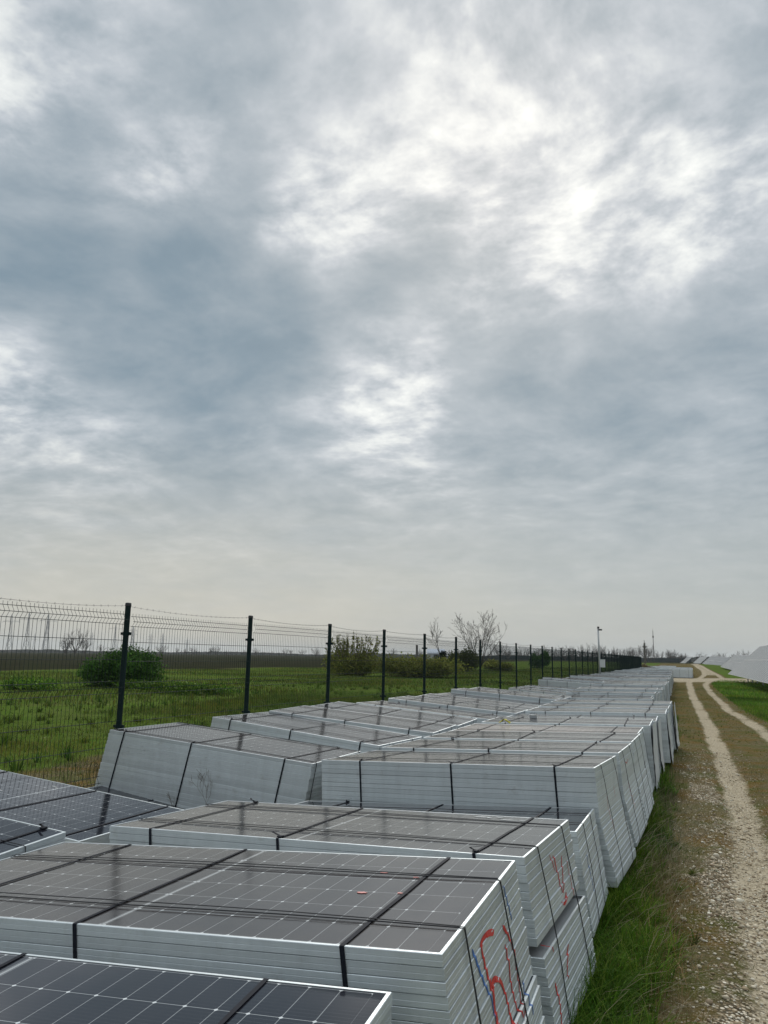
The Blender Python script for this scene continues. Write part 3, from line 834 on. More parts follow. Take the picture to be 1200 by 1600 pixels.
solar_table((3.12,78.9,-1.1), (4.13,28.9,-1.1), "near solar table, its high edge cut off by the frame edge above the grass", 12, 43)
solar_table((5.72,178,-1.07), (6.90,140,-1.50), "second solar table along the track, partly hidden by the near one")
solar_table((3.43,275,-.76), (7.47,235,-1.42), "third solar table along the track, a broad pale face with a dark end")
solar_table((.90,345,-.69), (3.0,315,-1.08), "fourth solar table along the track, narrow and pale", 6)
solar_table((-3.92,330,-.82), (-2.0,312,-.90), "smallest pale solar table straight beyond the block of stacks", 4)

# ------------------------------------------------------------------ plants
def tints(n, cols, r, spread=.18):
    cols = np.array(cols); a = r.integers(0, len(cols), n); b = r.integers(0, len(cols), n); t = r.random((n,1))
    c = cols[a]*t+cols[b]*(1-t)
    return np.clip(c*(1+r.normal(0, spread, (n,1))), .004, .9)
def blades(name, x, y, h, w, cols, lean=.45, seed=0, patch=True, ang=None, ln=None):
    """curved grass blades, three segments each"""
    r = np.random.default_rng(seed); n = len(x)
    z = ground_z(x, y)-.01
    a = r.uniform(0, 2*np.pi, n) if ang is None else ang
    d = np.stack([np.cos(a), np.sin(a), 0*a], -1); tw = a+r.normal(0, .5, n)
    s = np.stack([-np.sin(tw), np.cos(tw), 0*a], -1)
    ln = np.abs(r.normal(0, lean, n)) if ln is None else ln
    b = np.stack([x, y, z], -1); up = np.array([0,0,1.])
    h = h[:,None]; w = w[:,None]; ln = ln[:,None]
    def at(t): return b+up*h*(t-.42*np.clip(ln,0,1.6)*t*t*t)+d*h*ln*t*t*.95
    p1, p2, p3 = at(.4), at(.75), at(1.)
    V = np.stack([b-s*w/2, b+s*w/2, p1+s*w*.46, p1-s*w*.46, p2+s*w*.30, p2-s*w*.30, p3], 1).reshape(-1, 3)
    i = np.arange(n)*7
    F = np.stack([i, i+1, i+2, i+3, i+3, i+2, i+4, i+5, i+5, i+4, i+6], -1).reshape(-1)
    L = np.stack([np.arange(n)*11, np.arange(n)*11+4, np.arange(n)*11+8], -1).reshape(-1)
    pt = waves(x, y, seed+50, 9, .12 if patch else .5, 2.5); pt2 = waves(x, y, seed+80, 8, .2, 3.)
    c = tints(n, cols, r)*(1+(.45 if patch else .32)*pt)[:,None].clip(.35, 2)*np.stack([1+.30*pt2, 1+.06*pt2, 1-.1*pt2], -1).clip(.4, 1.8)
    c = np.repeat(c.clip(.005, .9), 7, 0)
    return tag(link(name, big_mesh(name, V, F, L, [M_BLADE], color=c)), kind="stuff")
def tufts(name, x, y, size, per, cols, seed, wid=(.0035,.0065)):
    """clumps whose blades arch outwards from one root"""
    r = np.random.default_rng(seed); k = r.integers(per[0], per[1], len(x)); i = np.repeat(np.arange(len(x)), k); n = len(i)
    a = r.uniform(0, 6.283, n); q = np.sqrt(r.random(n))
    X = x[i]+np.cos(a)*q*size[i]*.22; Y = y[i]+np.sin(a)*q*size[i]*.22
    h = size[i]*r.uniform(.45, 1.1, n); ln = (.15+.95*q)*r.uniform(.6, 1.3, n)
    return blades(name, X, Y, h, r.uniform(*wid, n), cols, seed=seed, ang=a+r.normal(0,.35,n), ln=ln, patch=False)
GREEN = [(.060,.140,.011),(.098,.190,.018),(.038,.098,.011),(.150,.210,.036)]
OLIVE = [(.105,.115,.034),(.130,.115,.050),(.085,.105,.030)]
MEADOW = [(.055,.108,.010),(.088,.140,.018),(.036,.076,.010),(.132,.150,.032)]
STRAW = [(.17,.135,.075),(.24,.20,.12),(.12,.09,.05)]
gr = np.random.default_rng(77)
def scatter(n, x0, x1, y0, y1, keep):
    x = gr.uniform(x0, x1, n); y = gr.uniform(y0, y1, n); k = gr.random(n) < keep(x, y); return x[k], y[k]
# lush grass against the track-side ends
def edgekeep(x, y):
    e = edge_x(y)-.03+.12*waves(x*.6, y, 9, 8, .3, 3)
    return (1-smooth(x, e-.14, e+.22))*(.35+.65*smooth(waves(x, y, 31, 8, .6, 5), -.8, .6))
x, y = scatter(30000, -.80, .05, 3.0, 8.5, edgekeep)
h = gr.uniform(.04, .12, len(x))*(1+.5*waves(x, y, 32, 6, .5, 3)).clip(.35, 1.7)
blades("grass", x, y, h, gr.uniform(.003,.0065,len(x)), GREEN+GREEN+OLIVE[:1], seed=1, lean=.7)
x, y = scatter(1300, -.78, .10, 3.0, 9.5, edgekeep)
tufts("grass", x, y, gr.uniform(.10,.30,len(x))*(1+.35*waves(x, y, 45, 6, .5, 3)).clip(.5, 1.5), (25, 70), GREEN+GREEN[2:3]+GREEN[:1], 61)
x, y = scatter(900, -.80, .0, 9.5, 26, lambda x, y: edgekeep(x, y)*(1-.7*smooth(y, 12, 20)))
tufts("grass", x, y, gr.uniform(.10,.28,len(x)), (20, 50), GREEN+OLIVE[:1], 62, (.005,.010))
def weedkeep(x, y): return np.exp(-((x-edge_x(y)+.05)/.22)**2)
x, y = scatter(220, -.75, .35, 3.0, 12, weedkeep)
tufts("grass", x, y, gr.uniform(.05,.14,len(x)), (14, 36), OLIVE+GREEN[:2], 63, (.006,.014))
x, y = scatter(42000, -.80, -.05, 8.5, 26, lambda x, y: edgekeep(x, y)*(1-.6*smooth(y, 12, 20)))
h = gr.uniform(.06, .20, len(x))*(1+.5*waves(x, y, 32, 6, .5, 3)).clip(.35, 1.7)
blades("grass", x, y, h, gr.uniform(.005,.009,len(x)), GREEN+OLIVE[:2], seed=2, lean=.5)
# thin olive and straw growth on the verge and between the ruts
def vkeep(x, y):
    m = masks(x, y); return (1-m['rut'])**2*(1-.8*m['gravel'])*(.15+.85*smooth(waves(x, y, 33, 8, .4, 4), -.5, .9))*.75
x, y = scatter(46000, -.5, 2.1, 3.0, 16, vkeep)
blades("verge_grass", x, y, gr.uniform(.015,.05,len(x)), gr.uniform(.003,.006,len(x)), OLIVE+MEADOW+STRAW, seed=3, lean=.9)
x, y = scatter(46000, -1., 2.2, 16, 60, vkeep)
blades("verge_grass", x, y, gr.uniform(.02,.055,len(x)), gr.uniform(.008,.018,len(x)), OLIVE+MEADOW+MEADOW+STRAW[:1], seed=4, lean=.8)
x, y = scatter(30000, -.62, .25, 3.0, 13, lambda x, y: np.exp(-((x-edge_x(y)-.03)/.16)**2)*smooth(waves(x, y, 41, 8, .5, 4), -.7, .5))
blades("dry_grass", x, y, gr.uniform(.05,.17,len(x)), gr.uniform(.0025,.0045,len(x)), STRAW+OLIVE+[(.30,.26,.17)], seed=14, lean=1.1, patch=False)
# long dry stalks leaning out of the grass
def stalks():
    r = random.Random(6); mb = MB()
    for _ in range(260):
        x, y = r.uniform(-.62,-.05), r.uniform(3.4, 10); z = float(ground_z(x, y)); a = r.uniform(-.6, 1.2); L_ = r.uniform(.15,.45)
        el = r.uniform(.15, .9)
        p1 = (x+math.cos(a)*L_*.5*math.cos(el), y+math.sin(a)*L_*.5, z+L_*.55*math.sin(el)+.02)
        p2 = (x+math.cos(a)*L_*math.cos(el), y+math.sin(a)*L_, z+L_*.8*math.sin(el)+.02)
        mb.tube([(x,y,z),p1,p2], [.0016,.0013,.0008], 4)
    tag(mb.build("dry_stalks", simple("straw", (.27,.23,.14), .9, var=.3)), kind="stuff")
stalks()
# meadow right of the track
def rkeep(x, y): return smooth(x-rutR(y), .28, .75)*(1-masks(x, y)['rut'])*(.45+.55*smooth(waves(x, y, 34, 8, .3, 2.5), -.7, .5))
x, y = scatter(60000, 1.2, 8, 12, 42, rkeep)
blades("grass", x, y, gr.uniform(.06,.15,len(x)), gr.uniform(.010,.018,len(x)), GREEN+GREEN[1:2]+OLIVE[:1], seed=5)
x, y = scatter(50000, .9, 14, 42, 84, rkeep)
blades("grass", x, y, gr.uniform(.08,.18,len(x)), gr.uniform(.02,.035,len(x)), GREEN+GREEN[1:2]+OLIVE[:1], seed=6)
# meadow beyond the fence
def mkeep(x, y): return (1-masks(x, y)['field'])*(.3+.7*smooth(waves(x, y, 35, 8, .12, 1.4), -.7, .5))
hm = lambda x, y: (1+.9*waves(x, y, 36, 8, .1, 1.4)).clip(.25, 2.6)
x, y = scatter(170000, -16, -6.2, 3, 34, lambda x, y: mkeep(x, y)*(.12+.88*(1-smooth(x+.7*waves(x, y, 44, 6, .2, 2), STRIP(y)-2., STRIP(y)-.7))))
blades("grass", x, y, gr.uniform(.04,.13,len(x))*hm(x, y), gr.uniform(.006,.012,len(x)), MEADOW+MEADOW[1:2]+OLIVE, seed=7)
x, y = scatter(90000, -46, -16, 12, 100, mkeep)
blades("grass", x, y, gr.uniform(.06,.18,len(x))*hm(x, y), gr.uniform(.02,.04,len(x)), MEADOW+MEADOW[1:2]+OLIVE, seed=8)
x, y = scatter(40000, -24, -6.2, 34, 140, mkeep)
blades("grass", x, y, gr.uniform(.07,.2,len(x))*hm(x, y), gr.uniform(.03,.05,len(x)), MEADOW+MEADOW[1:2]+OLIVE, seed=9)
x, y = scatter(1000, -20, -8.2, 5, 40, lambda x, y: mkeep(x, y)*(1-smooth(x, STRIP(y)-1.6, STRIP(y)-.4)))
tufts("grass", x, y, gr.uniform(.14,.40,len(x)), (12, 34), MEADOW+MEADOW[2:3]+MEADOW[2:3]+OLIVE[:1], 64, (.008,.016))
# bleached grass along the foot of the fence
x, y = scatter(90000, -10.4, -4.6, 2, 44, lambda x, y: (.3+.7*smooth(waves(x, y, 37, 8, .3, 3), -.7, .4))*smooth(x, STRIP(y)-2.3, STRIP(y)-.6))
blades("dry_grass", x, y, gr.uniform(.04,.16,len(x)), gr.uniform(.005,.010,len(x)), [(.105,.078,.040),(.14,.108,.058),(.075,.062,.030)]+OLIVE[1:2]+MEADOW[:1], seed=10, lean=.8)

# loose stones
def stones():
    r = np.random.default_rng(9)
    t = (1+5**.5)/2
    ico = np.array([(-1,t,0),(1,t,0),(-1,-t,0),(1,-t,0),(0,-1,t),(0,1,t),(0,-1,-t),(0,1,-t),(t,0,-1),(t,0,1),(-t,0,-1),(-t,0,1)])/math.sqrt(1+t*t)
    fa = np.array([(0,11,5),(0,5,1),(0,1,7),(0,7,10),(0,10,11),(1,5,9),(5,11,4),(11,10,2),(10,7,6),(7,1,8),(3,9,4),(3,4,2),(3,2,6),(3,6,8),(3,8,9),(4,9,5),(2,4,11),(6,2,10),(8,6,7),(9,8,1)])
    x1 = r.uniform(-.30, .95, 60000); y1 = 3.1+14*r.random(60000)**1.8
    m = masks(x1, y1); keep = r.random(60000) < np.clip(m['gravel']*1.0+m['rut']*.35+.10, 0, 1)*(.25+.75*smooth(waves(x1, y1, 40, 8, .5, 4), -.4, .7))
    x1, y1 = x1[keep], y1[keep]; n = len(x1)
    s = np.clip(r.lognormal(math.log(.0044), .58, n), .002, .026)
    sc = np.stack([s*r.uniform(.8,1.4,n), s*r.uniform(.8,1.4,n), s*r.uniform(.4,.85,n)], -1)
    an = r.uniform(0, 6.28, n); c, s_ = np.cos(an), np.sin(an)
    P = ico[None]*r.uniform(.75,1.2,(n,12,1))*sc[:,None]
    Q = np.stack([P[...,0]*c[:,None]-P[...,1]*s_[:,None], P[...,0]*s_[:,None]+P[...,1]*c[:,None], P[...,2]], -1)
    Q += np.stack([x1, y1, ground_z(x1, y1)+.006+sc[:,2]*.35], -1)[:,None]
    F = (fa[None]+(np.arange(n)*12)[:,None,None]).reshape(-1)
    col = np.repeat(tints(n, [(.56,.49,.37),(.44,.37,.26),(.33,.26,.17),(.70,.65,.54),(.24,.18,.12)], r, .1), 12, 0)
    tag(link("gravel", big_mesh("gravel", Q.reshape(-1,3), F, np.arange(0, len(F), 3), [M_STONE], color=col)), kind="stuff")
stones()

# ---- bushes and trees
def leaf_cloud(name, centers, radii, n, size, cols, parent, seed, tall=1.):
    """many small leaves filling uneven lobes"""
    r = np.random.default_rng(seed); centers = np.array(centers); radii = np.array(radii)
    w = radii.prod(1)**.67; k = r.choice(len(centers), n, p=w/w.sum())
    v = r.normal(0, 1, (n,3)); v /= np.linalg.norm(v, axis=1)[:,None]
    rad = r.random(n)**.45*(1+.18*r.normal(0,1,n))
    p = centers[k]+v*rad[:,None]*radii[k]
    p[:,2] = np.abs(p[:,2])
    a = r.normal(0,1,(n,3)); a /= np.linalg.norm(a,axis=1)[:,None]
    b = np.cross(a, r.normal(0,1,(n,3))); b /= np.linalg.norm(b,axis=1)[:,None]
    s = size*r.uniform(.6,1.5,(n,1))
    V = np.stack([p-a*s*tall, p+b*s*.4, p+a*s*tall, p-b*s*.4], 1).reshape(-1,3)
    F = np.arange(4*n)
    tone = r.uniform(.7,1.35,len(centers))[k]
    c = tints(n, cols, r, .2)*tone[:,None]
    return link(name, big_mesh(name, V, F, np.arange(0,4*n,4), [M_LEAF], color=np.repeat(c, 4, 0)), parent)
def limb_tree(seed, height, limbs, spread, r0, tip, levels=3, base=.12):
    """short trunk that opens at once into long rising limbs, with side twigs all along them"""
    r = random.Random(seed); trunk = MB(); mb = MB()
    bt = height*base
    trunk.tube([(0,0,-.1),(.02,0,bt*.5),(0,.02,bt)], [r0*1.15, r0, r0*.95], 8, cap=False)
    def limb(p, d, ln, rad, lv):
        n = 7 if lv == 0 else 5 if lv == 1 else 4
        pts = [p]; rs = [rad]; q = p; dd = d
        for i in range(n):
            dd = (dd+Vector((r.uniform(-.13,.13), r.uniform(-.13,.13), r.uniform(-.02,.10)))).normalized()
            q = q+dd*ln/n; pts.append(q); rs.append(max(tip, rad*(1-.85*(i+1)/n)))
            if lv < levels and (i >= (2 if lv == 0 else 0)) and r.random() < .92:
                for _ in range(2 if lv == 0 and r.random() < .45 else 1):
                    o = dd.orthogonal().normalized(); o.rotate(Matrix.Rotation(r.uniform(0,6.28), 3, dd))
                    nd = (dd+o*r.uniform(.45,.95)+Vector((0,0,.12))).normalized()
                    limb(q, nd, ln*r.uniform(.30,.48)*(1.15-.5*i/n), max(tip, rs[-1]*.6), lv+1)
        mb.tube(pts, rs, 5 if lv == 0 else 3, cap=False)
    for i in range(limbs):
        a = 6.28*i/limbs+r.uniform(-.3,.3); sp = spread*(.25+.75*((i*7) % limbs)/limbs)
        d = Vector((math.cos(a)*math.sin(sp), math.sin(a)*math.sin(sp), math.cos(sp)))
        limb(Vector((0,0,bt*r.uniform(.75,1.))), d, (height-bt)*r.uniform(.85,1.02), r0*.6, 0)
    return trunk, mb
def branch_tree(seed, height, spread, depth=5, r0=.09, forks=(2,3), first=.22, up=.25, shrink=.74, tip=.006):
    r = random.Random(seed); mb = MB(); tips = []
    def grow(p, d, ln, rad, lv):
        pts = [p]; rs = [rad]; q = p; dd = d
        for i in range(3):
            dd = (dd+Vector((r.uniform(-.16,.16), r.uniform(-.16,.16), up*.3*r.random()))).normalized()
            q = q+dd*ln/3; pts.append(q); rs.append(max(tip, rad*(1-.25*(i+1)/3)))
        mb.tube(pts, rs, 6 if lv == 0 else 4 if lv < 3 else 3, cap=False)
        if lv >= depth:
            tips.append(q); return
        for j in range(r.choice(forks)):
            an = r.uniform(0, 6.28); sp = spread*r.uniform(.6,1.25)
            o = dd.orthogonal().normalized(); o.rotate(Matrix.Rotation(an, 3, dd))
            nd = (dd+o*sp+Vector((0,0,up*.4))).normalized()
            st = pts[-1] if j < 2 else pts[2]
            grow(st, nd, ln*shrink*r.uniform(.8,1.15), max(tip, rs[-1]*.68), lv+1)
    grow(Vector((0,0,-.1)), Vector((0,0,1)), height*first, r0, 0)
    return mb, tips
def shrub(name, loc, lobes, n, size, cols, label, cat="bush", seed=0, stems=14, sheight=1., group=None, tall=1.):
    z = float(ground_z(loc[0], loc[1]))
    r0 = empty(name, (loc[0], loc[1], z)); tag(r0, label, cat, group)
    leaf_cloud("foliage", [l[:3] for l in lobes], [l[3:] for l in lobes], n, size, cols, r0, seed, tall)
    r = random.Random(seed); mb = MB()
    for _ in range(stems):
        l = r.choice(lobes); tx_, ty_ = l[0]+r.uniform(-.6,.6)*l[3], l[1]+r.uniform(-.6,.6)*l[4]
        tz = (l[2]+l[5]*r.uniform(.5,1.))*sheight
        b0 = (tx_*.35+r.uniform(-.15,.15), ty_*.35, -.05)
        mb.tube([b0, (b0[0]*.4+tx_*.6, b0[1]*.4+ty_*.6, tz*.5), (tx_, ty_, tz)], [.03,.02,.007], 5)
    mb.build("stem", M_STEM, r0)
    return r0
def lobes(r, n, w, d, h, lo=.35, hi=.6):
    return [(r.uniform(-.5,.5)*w*.7, r.uniform(-.5,.5)*d*.7, r.uniform(.25,.62)*h, w*.5*r.uniform(lo,hi), d*.5*r.uniform(lo,hi), h*.42*r.uniform(.6,1.)) for _ in range(n)]
rb = random.Random(15)
DARK = [(.026,.078,.012),(.042,.106,.017),(.068,.138,.025)]
YELG = [(.200,.215,.040),(.155,.185,.034),(.215,.200,.052),(.125,.150,.030)]
shrub("round_bush", (-24.4, 29.4), lobes(rb, 18, 3.3, 2.8, 1.9, .3, .5)+[(-.6,0,.4,1.0,1.0,.85),(.6,.3,.5,1.0,1.0,1.0)], 20000, .065, DARK, "dense dark green rounded bush behind the first fence post", seed=1)
shrub("upright_shrub", (-27.3, 62.4), lobes(rb, 12, 4.6, 3.2, 2.1), 9000, .10, YELG, "upright yellow-green shrub with bare twig tips rising above the skyline", seed=2, stems=20)
def twig_top(loc, h, seed):
    pass
def upright_twigs(parent, n, w, h0, h1, seed):
    r = random.Random(seed); mb = MB()
    pts = []
    for _ in range(n):
        x, y = r.uniform(-.5,.5)*w, r.uniform(-.5,.5)*w*.6; h = h0+(h1-h0)*r.random()*(1-.55*(abs(x)/(w*.5))**2)
        tipx = x*1.35+r.uniform(-.2,.2)
        mb.tube([(x*.5,y*.5,0),(x,y,h*.55),(tipx,y*1.2,h)], [.03,.022,.010], 4)
        for q in range(10): 
            t = r.uniform(.45,1); pts.append((x+(tipx-x)*t, y, h*t))
    mb.build("twig", M_STEM, parent)
    return pts
us = [o for o in COL.objects if o.name.startswith("upright_shrub")][0]
tp = upright_twigs(us, 60, 3.6, 2.2, 4.1, 3)
leaf_cloud("sprig", tp, [(.10,.10,.22)]*len(tp), 2600, .085, YELG+[(.10,.11,.04)], us, 4, 1.3)
shrub("low_thicket", (-21.6, 62.0), lobes(rb, 20, 7.6, 4.5, 1.9), 13000, .10, YELG, "broad low olive thicket between the fourth and fifth posts", "thicket", seed=5)
shrub("low_thicket", (-27.0, 74.0), lobes(rb, 10, 5., 4., 1.6), 7000, .10, YELG+DARK[2:], "low green thicket behind the upright shrub, half hidden by it", "thicket", seed=6)
shrub("round_bush", (-25.2, 89.5), lobes(rb, 12, 4.0, 3.4, 3.3), 11000, .12, [(.070,.085,.020),(.095,.105,.028),(.055,.072,.018)], "tall olive bush beneath the bare tree", seed=7)
shrub("round_bush", (-22.0, 95.0), lobes(rb, 9, 3.6, 3.0, 1.5), 5000, .12, YELG, "small olive bush beside the foot of the bare tree", seed=8)
shrub("round_bush", (-23.8, 133.), lobes(rb, 8, 3.0, 2.6, 2.9), 5000, .15, DARK, "lone dark evergreen bush in the meadow beyond the bare tree", seed=9)
shrub("meadow_weeds", (-26.5, 26.0), lobes(rb, 9, 3.2, 2.4, .55), 3500, .07, GREEN, "low leafy weeds in the meadow left of the dark bush", "weeds", seed=10, stems=6)
shrub("meadow_weeds", (-20.0, 27.0), lobes(rb, 10, 5.2, 2.6, .5), 4000, .07, GREEN, "low leafy weeds in the meadow right of the dark bush", "weeds", seed=11, stems=6)
# the bare tree and the leaning one
def bare_tree(loc, seed, height, spread, label, r0=.12, depth=6, lean=(0,0), **kw):
    z = float(ground_z(*loc)); root = empty("bare_tree", (loc[0], loc[1], z), (lean[0], lean[1], seed)); tag(root, label, "tree")
    a, b = limb_tree(seed, height, kw['limbs'], spread, r0, kw['tip'], base=kw.get('base', .12))
    a.build("trunk", M_BARK, root, True); b.build("crown", M_BARK, root)
    return root
bare_tree((-23.4, 91.2), 5, 5.9, .72, "tall leafless tree with a wide spreading crown behind the fence", .13, tip=.011, limbs=9)
bare_tree((-24.2, 79.3), 12, 5.3, .42, "thin leafless tree leaning over a dark ivy clump", .085, lean=(0,-.34), tip=.009, limbs=2, base=.40)
shrub("ivy_clump", (-24.15, 79.0), [(-.3,0,1.2,.5,.4,.8),(.2,0,.7,.45,.4,.6),(-.1,0,1.9,.35,.3,.5)], 2600, .09, [(.012,.018,.012),(.018,.026,.014)], "dark ivy clump round the foot of the leaning bare tree", "ivy", seed=13, stems=4)

# dry weeds rooted in the gap in front of the leaning stack
def weed(loc, h, seed, label):
    r = random.Random(seed); mb = MB(); o = empty("dry_weed", loc); tag(o, label, "weed")
    m2, tips = branch_tree(seed, h, .55, 4, .003, first=.28, tip=.0011, up=.2, forks=(2,2,3))
    m2.build("stem", M_STEM, o)
weed((-4.25, 6.36, .22), .68, 2, "spindly dry weed against the long side of the leaning stack")
weed((-4.62, 6.38, .28), .30, 5, "short dry weed stalk left of the spindly one at the leaning stack")
pz = on(Fk[21], -3.25, 11.1); weed(tuple(pz), .26, 8, "dry twigs lying on the glass of a fence-side stack")
pz = on(T[20], -2.6, 18.5); weed(tuple(pz), .5, 9, "thin dry weed poking up behind the three jutting stacks")

# ------------------------------------------------------------------ far things
def far_pos(az_deg, d): a = math.radians(az_deg); return (math.sin(a)*d, math.cos(a)*d)
def pylon_mesh(h, arms):
    mb = MB(); t = .22; hw = h*.085
    levels = [0,.22,.42,.58,.72,.84,1.0]; wid = [hw, hw*.72, hw*.5, hw*.34, hw*.24, hw*.2, hw*.05]
    for i in range(len(levels)-1):
        z0, z1, w0, w1 = levels[i]*h, levels[i+1]*h, wid[i], wid[i+1]
        c0 = [(-w0,-w0,z0),(w0,-w0,z0),(w0,w0,z0),(-w0,w0,z0)]; c1 = [(-w1,-w1,z1),(w1,-w1,z1),(w1,w1,z1),(-w1,w1,z1)]
        for a in range(4):
            b = (a+1) % 4
            mb.tube([c0[a], c1[a]], t, 4, cap=False); mb.tube([c0[a], c1[b]], t*.6, 3, cap=False); mb.tube([c0[b], c1[a]], t*.6, 3, cap=False)
            mb.tube([c1[a], c1[b]], t*.6, 3, cap=False)
    for z, w in arms:
        for s in (-1, 1):
            for yy in (-.3, .3):
                mb.tube([(0,yy,z*h),(s*w,0,z*h)], t*.8, 3, cap=False)
            mb.tube([(0,0,z*h+h*.05),(s*w,0,z*h)], t*.6, 3, cap=False)
            mb.tube([(s*w,0,z*h),(s*w,0,z*h-2.)], t*.5, 3, cap=False)
    return mb.mesh("pylon", M_PYLON)
PA = pylon_mesh(42, [(.83,9.)]); PB = pylon_mesh(36, [(.7,6.),(.84,5.)])
for az, d, me, lb in [(-47.1,980,PA,"leftmost of the three big single-arm pylons on the far-left skyline"),(-46.07,900,PA,"middle one of the three big single-arm pylons on the far-left skyline"),(-44.87,930,PA,"rightmost of the three big single-arm pylons on the far-left skyline"),
    (-45.6,1700,PB,"small pale pylon between the big single-arm pylons"),(-42.0,1500,PB,"small pylon standing alone left of the first fence post"),(-40.5,1180,PA,"pylon just left of the first fence post"),
    (-39.33,1080,PB,"pylon just right of the first fence post"),(-38.1,1500,PB,"left one of the pylon pair well right of the first post"),(-37.3,1450,PB,"right one of the pylon pair well right of the first post"),(-35.6,1900,PB,"faintest small pylon toward the second fence post")]:
    px, py = far_pos(az, d)
    o = link("pylon", me, None, (px, py, float(ground_z(px, py))-.5)); o.rotation_euler = (0,0,math.radians(-az+random.uniform(-20,20)))
    tag(o, lb, "pylon", "pylons on the skyline")
# far bare trees: a few shapes copied along the skyline
FT = []
for i in range(5):
    a, m = limb_tree(60+i, 7.5+i*.5, 9, .62+.1*i, .28, .028, levels=2, base=.16)
    n0 = len(m.v); m.v += a.v; m.f += [tuple(j+n0 for j in f) for f in a.f]; m.m += a.m; FT.append(m.mesh("far_tree", M_BARK))
rt = random.Random(31)
def far_tree(az, d, s, group, label):
    x, y = far_pos(az, d); o = link("far_tree", FT[rt.randrange(5)], None, (x, y, float(ground_z(x, y))-.2)); o.rotation_euler = (0,0,rt.uniform(0,6)); o.scale = (s, s, s)
    tag(o, label, "tree", group)
for az, s, lb in [(-43.6,.9,"lone round-topped bare tree on the left skyline"),(-43.0,1.1,"bushy bare tree on the left skyline, the darkest there"),(-42.4,.85,"slim bare tree next to the darkest one on the left skyline")]:
    far_tree(az, 360, s, "skyline trees seen through the fence", lb)
for i in range(34):
    far_tree(-41+25*(i/33)+rt.uniform(-.4,.4), rt.uniform(420,640), rt.uniform(.32,.72), "skyline trees beyond the ploughed field", "small bare tree on the skyline beyond the ploughed field")
for i in range(46):
    far_tree(-13.6+13.2*(i/45)+rt.uniform(-.2,.2), rt.uniform(330,420), rt.uniform(.42,.78), "bare trees behind the dark far fence", "bare grey tree in the row behind the dark far fence")
for i in range(26):
    far_tree(-1.2+9*(i/25)+rt.uniform(-.3,.3), rt.uniform(420,560), rt.uniform(.25,.75), "skyline trees above the solar tables", "bare tree on the skyline above the distant solar tables")
# one hazy belt of woodland along the whole horizon
def belt():
    r = np.random.default_rng(5); n = 26000
    az = np.radians(r.uniform(-52, 14, n)); d = r.uniform(800, 1100, n)
    x, y = np.sin(az)*d, np.cos(az)*d
    hh = (3.2+2.2*waves(np.degrees(az)*1.2, 0*az, 6, 9, .15, 3)).clip(.8, 8)*(.55+.45*smooth(np.degrees(az), -30, -14))
    z = ground_z(x, y)+hh*r.random(n)**.8
    s = r.uniform(.5,1.3,n)[:,None]
    p = np.stack([x,y,z],-1); t = np.stack([np.cos(az),-np.sin(az),0*az],-1)*s; u = np.array([0,0,1.])*s*.9
    f = np.stack([np.sin(az),np.cos(az),0*az],-1)*s*r.uniform(-1,1,(n,1))
    V = np.stack([p-t-u*.3+f, p+t-u*.5, p+t*.4+u-f, p-t*.6+u*.8],1).reshape(-1,3)
    c = np.repeat(tints(n, [(.075,.08,.075),(.10,.10,.095),(.06,.07,.06)], r, .15), 4, 0)
    tag(link("treeline", big_mesh("treeline", V, np.arange(4*n), np.arange(0,4*n,4), [M_LEAF], color=c)), kind="stuff")
belt()
# the perimeter fence at the far end
def far_fence():
    r0 = empty("far_fence", (-100, 380, 0)); tag(r0, "low dark green fence line crossing far behind the meadow and the stacks", "fence")
    mb = MB(); pb = MB()
    for i in range(48):
        x0 = 2.2*i*.95; x1 = x0+2.05; z = float(ground_z(-100+x0, 380))
        mb.box(x0+.06, x1, -.02, .02, z+.12, z+1.95)
        pb.box(x0-.035, x0+.035, -.035, .035, z-.1, z+2.15)
    mb.build("mesh_screen", M_FARFENCE, r0); pb.build("post_row", M_FARFENCE, r0)
far_fence()
def far_house():
    x, y = far_pos(-17.6, 420); z = float(ground_z(x, y))
    r0 = empty("far_barn", (x, y, z), (0,0,.3)); tag(r0, "pale blue roofed barn on the skyline behind the leaning tree", "barn")
    mb = MB(); mb.box(-4.5,4.5,-4,4,-1,3.2); mb.build("wall", M_WALL, r0)
    mb = MB(); mb.add([(-4.8,-4.4,3.2),(4.8,-4.4,3.2),(4.8,4.4,3.2),(-4.8,4.4,3.2),(-4.8,0,5.6),(4.8,0,5.6)], [(0,1,5,4),(2,3,4,5),(0,4,3),(1,2,5),(0,3,2,1)]); mb.build("roof", M_ROOF, r0)
    mb = MB(); mb.box(-1.2,1.2,-4.06,-4.003,-.5,2.6); mb.build("door", M_DARKPLASTIC, r0)
    x, y = far_pos(-19.0, 420)
    o = empty("chimney_stack", (x, y, float(ground_z(x, y)))); tag(o, "slim dark chimney on the skyline left of the leaning tree", "chimney")
    mb = MB(); mb.tube([(0,0,-1),(0,0,7.2)], [.8,.55], 10); mb.build("shaft", M_BARK, o); mb = MB(); mb.tube([(0,0,7.21),(0,0,7.6)], .68, 10); mb.build("rim", M_BARK, o)
far_house()
def masts():
    for az, d, h, r_, lb in [(-2.95,240,6.0,.28,"thick short dark mast at the end of the fence"),(-2.35,330,12.5,.14,"tall thin mast right of the thick one at the end of the fence")]:
        x, y = far_pos(az, d); z = float(ground_z(x, y))
        o = empty("far_mast", (x, y, z)); tag(o, lb, "mast")
        mb = MB(); mb.tube([(0,0,-.3),(0,0,h)], [r_, r_*.7], 8); mb.build("pole", M_BARK, o)
        mb = MB(); mb.box(-r_*1.8, r_*1.8, -r_*1.5, r_*1.5, h*.78, h*.84); mb.tube([(0,0,h),(0,0,h+.8)], r_*.3, 6); mb.build("antenna", M_BARK, o)
masts()
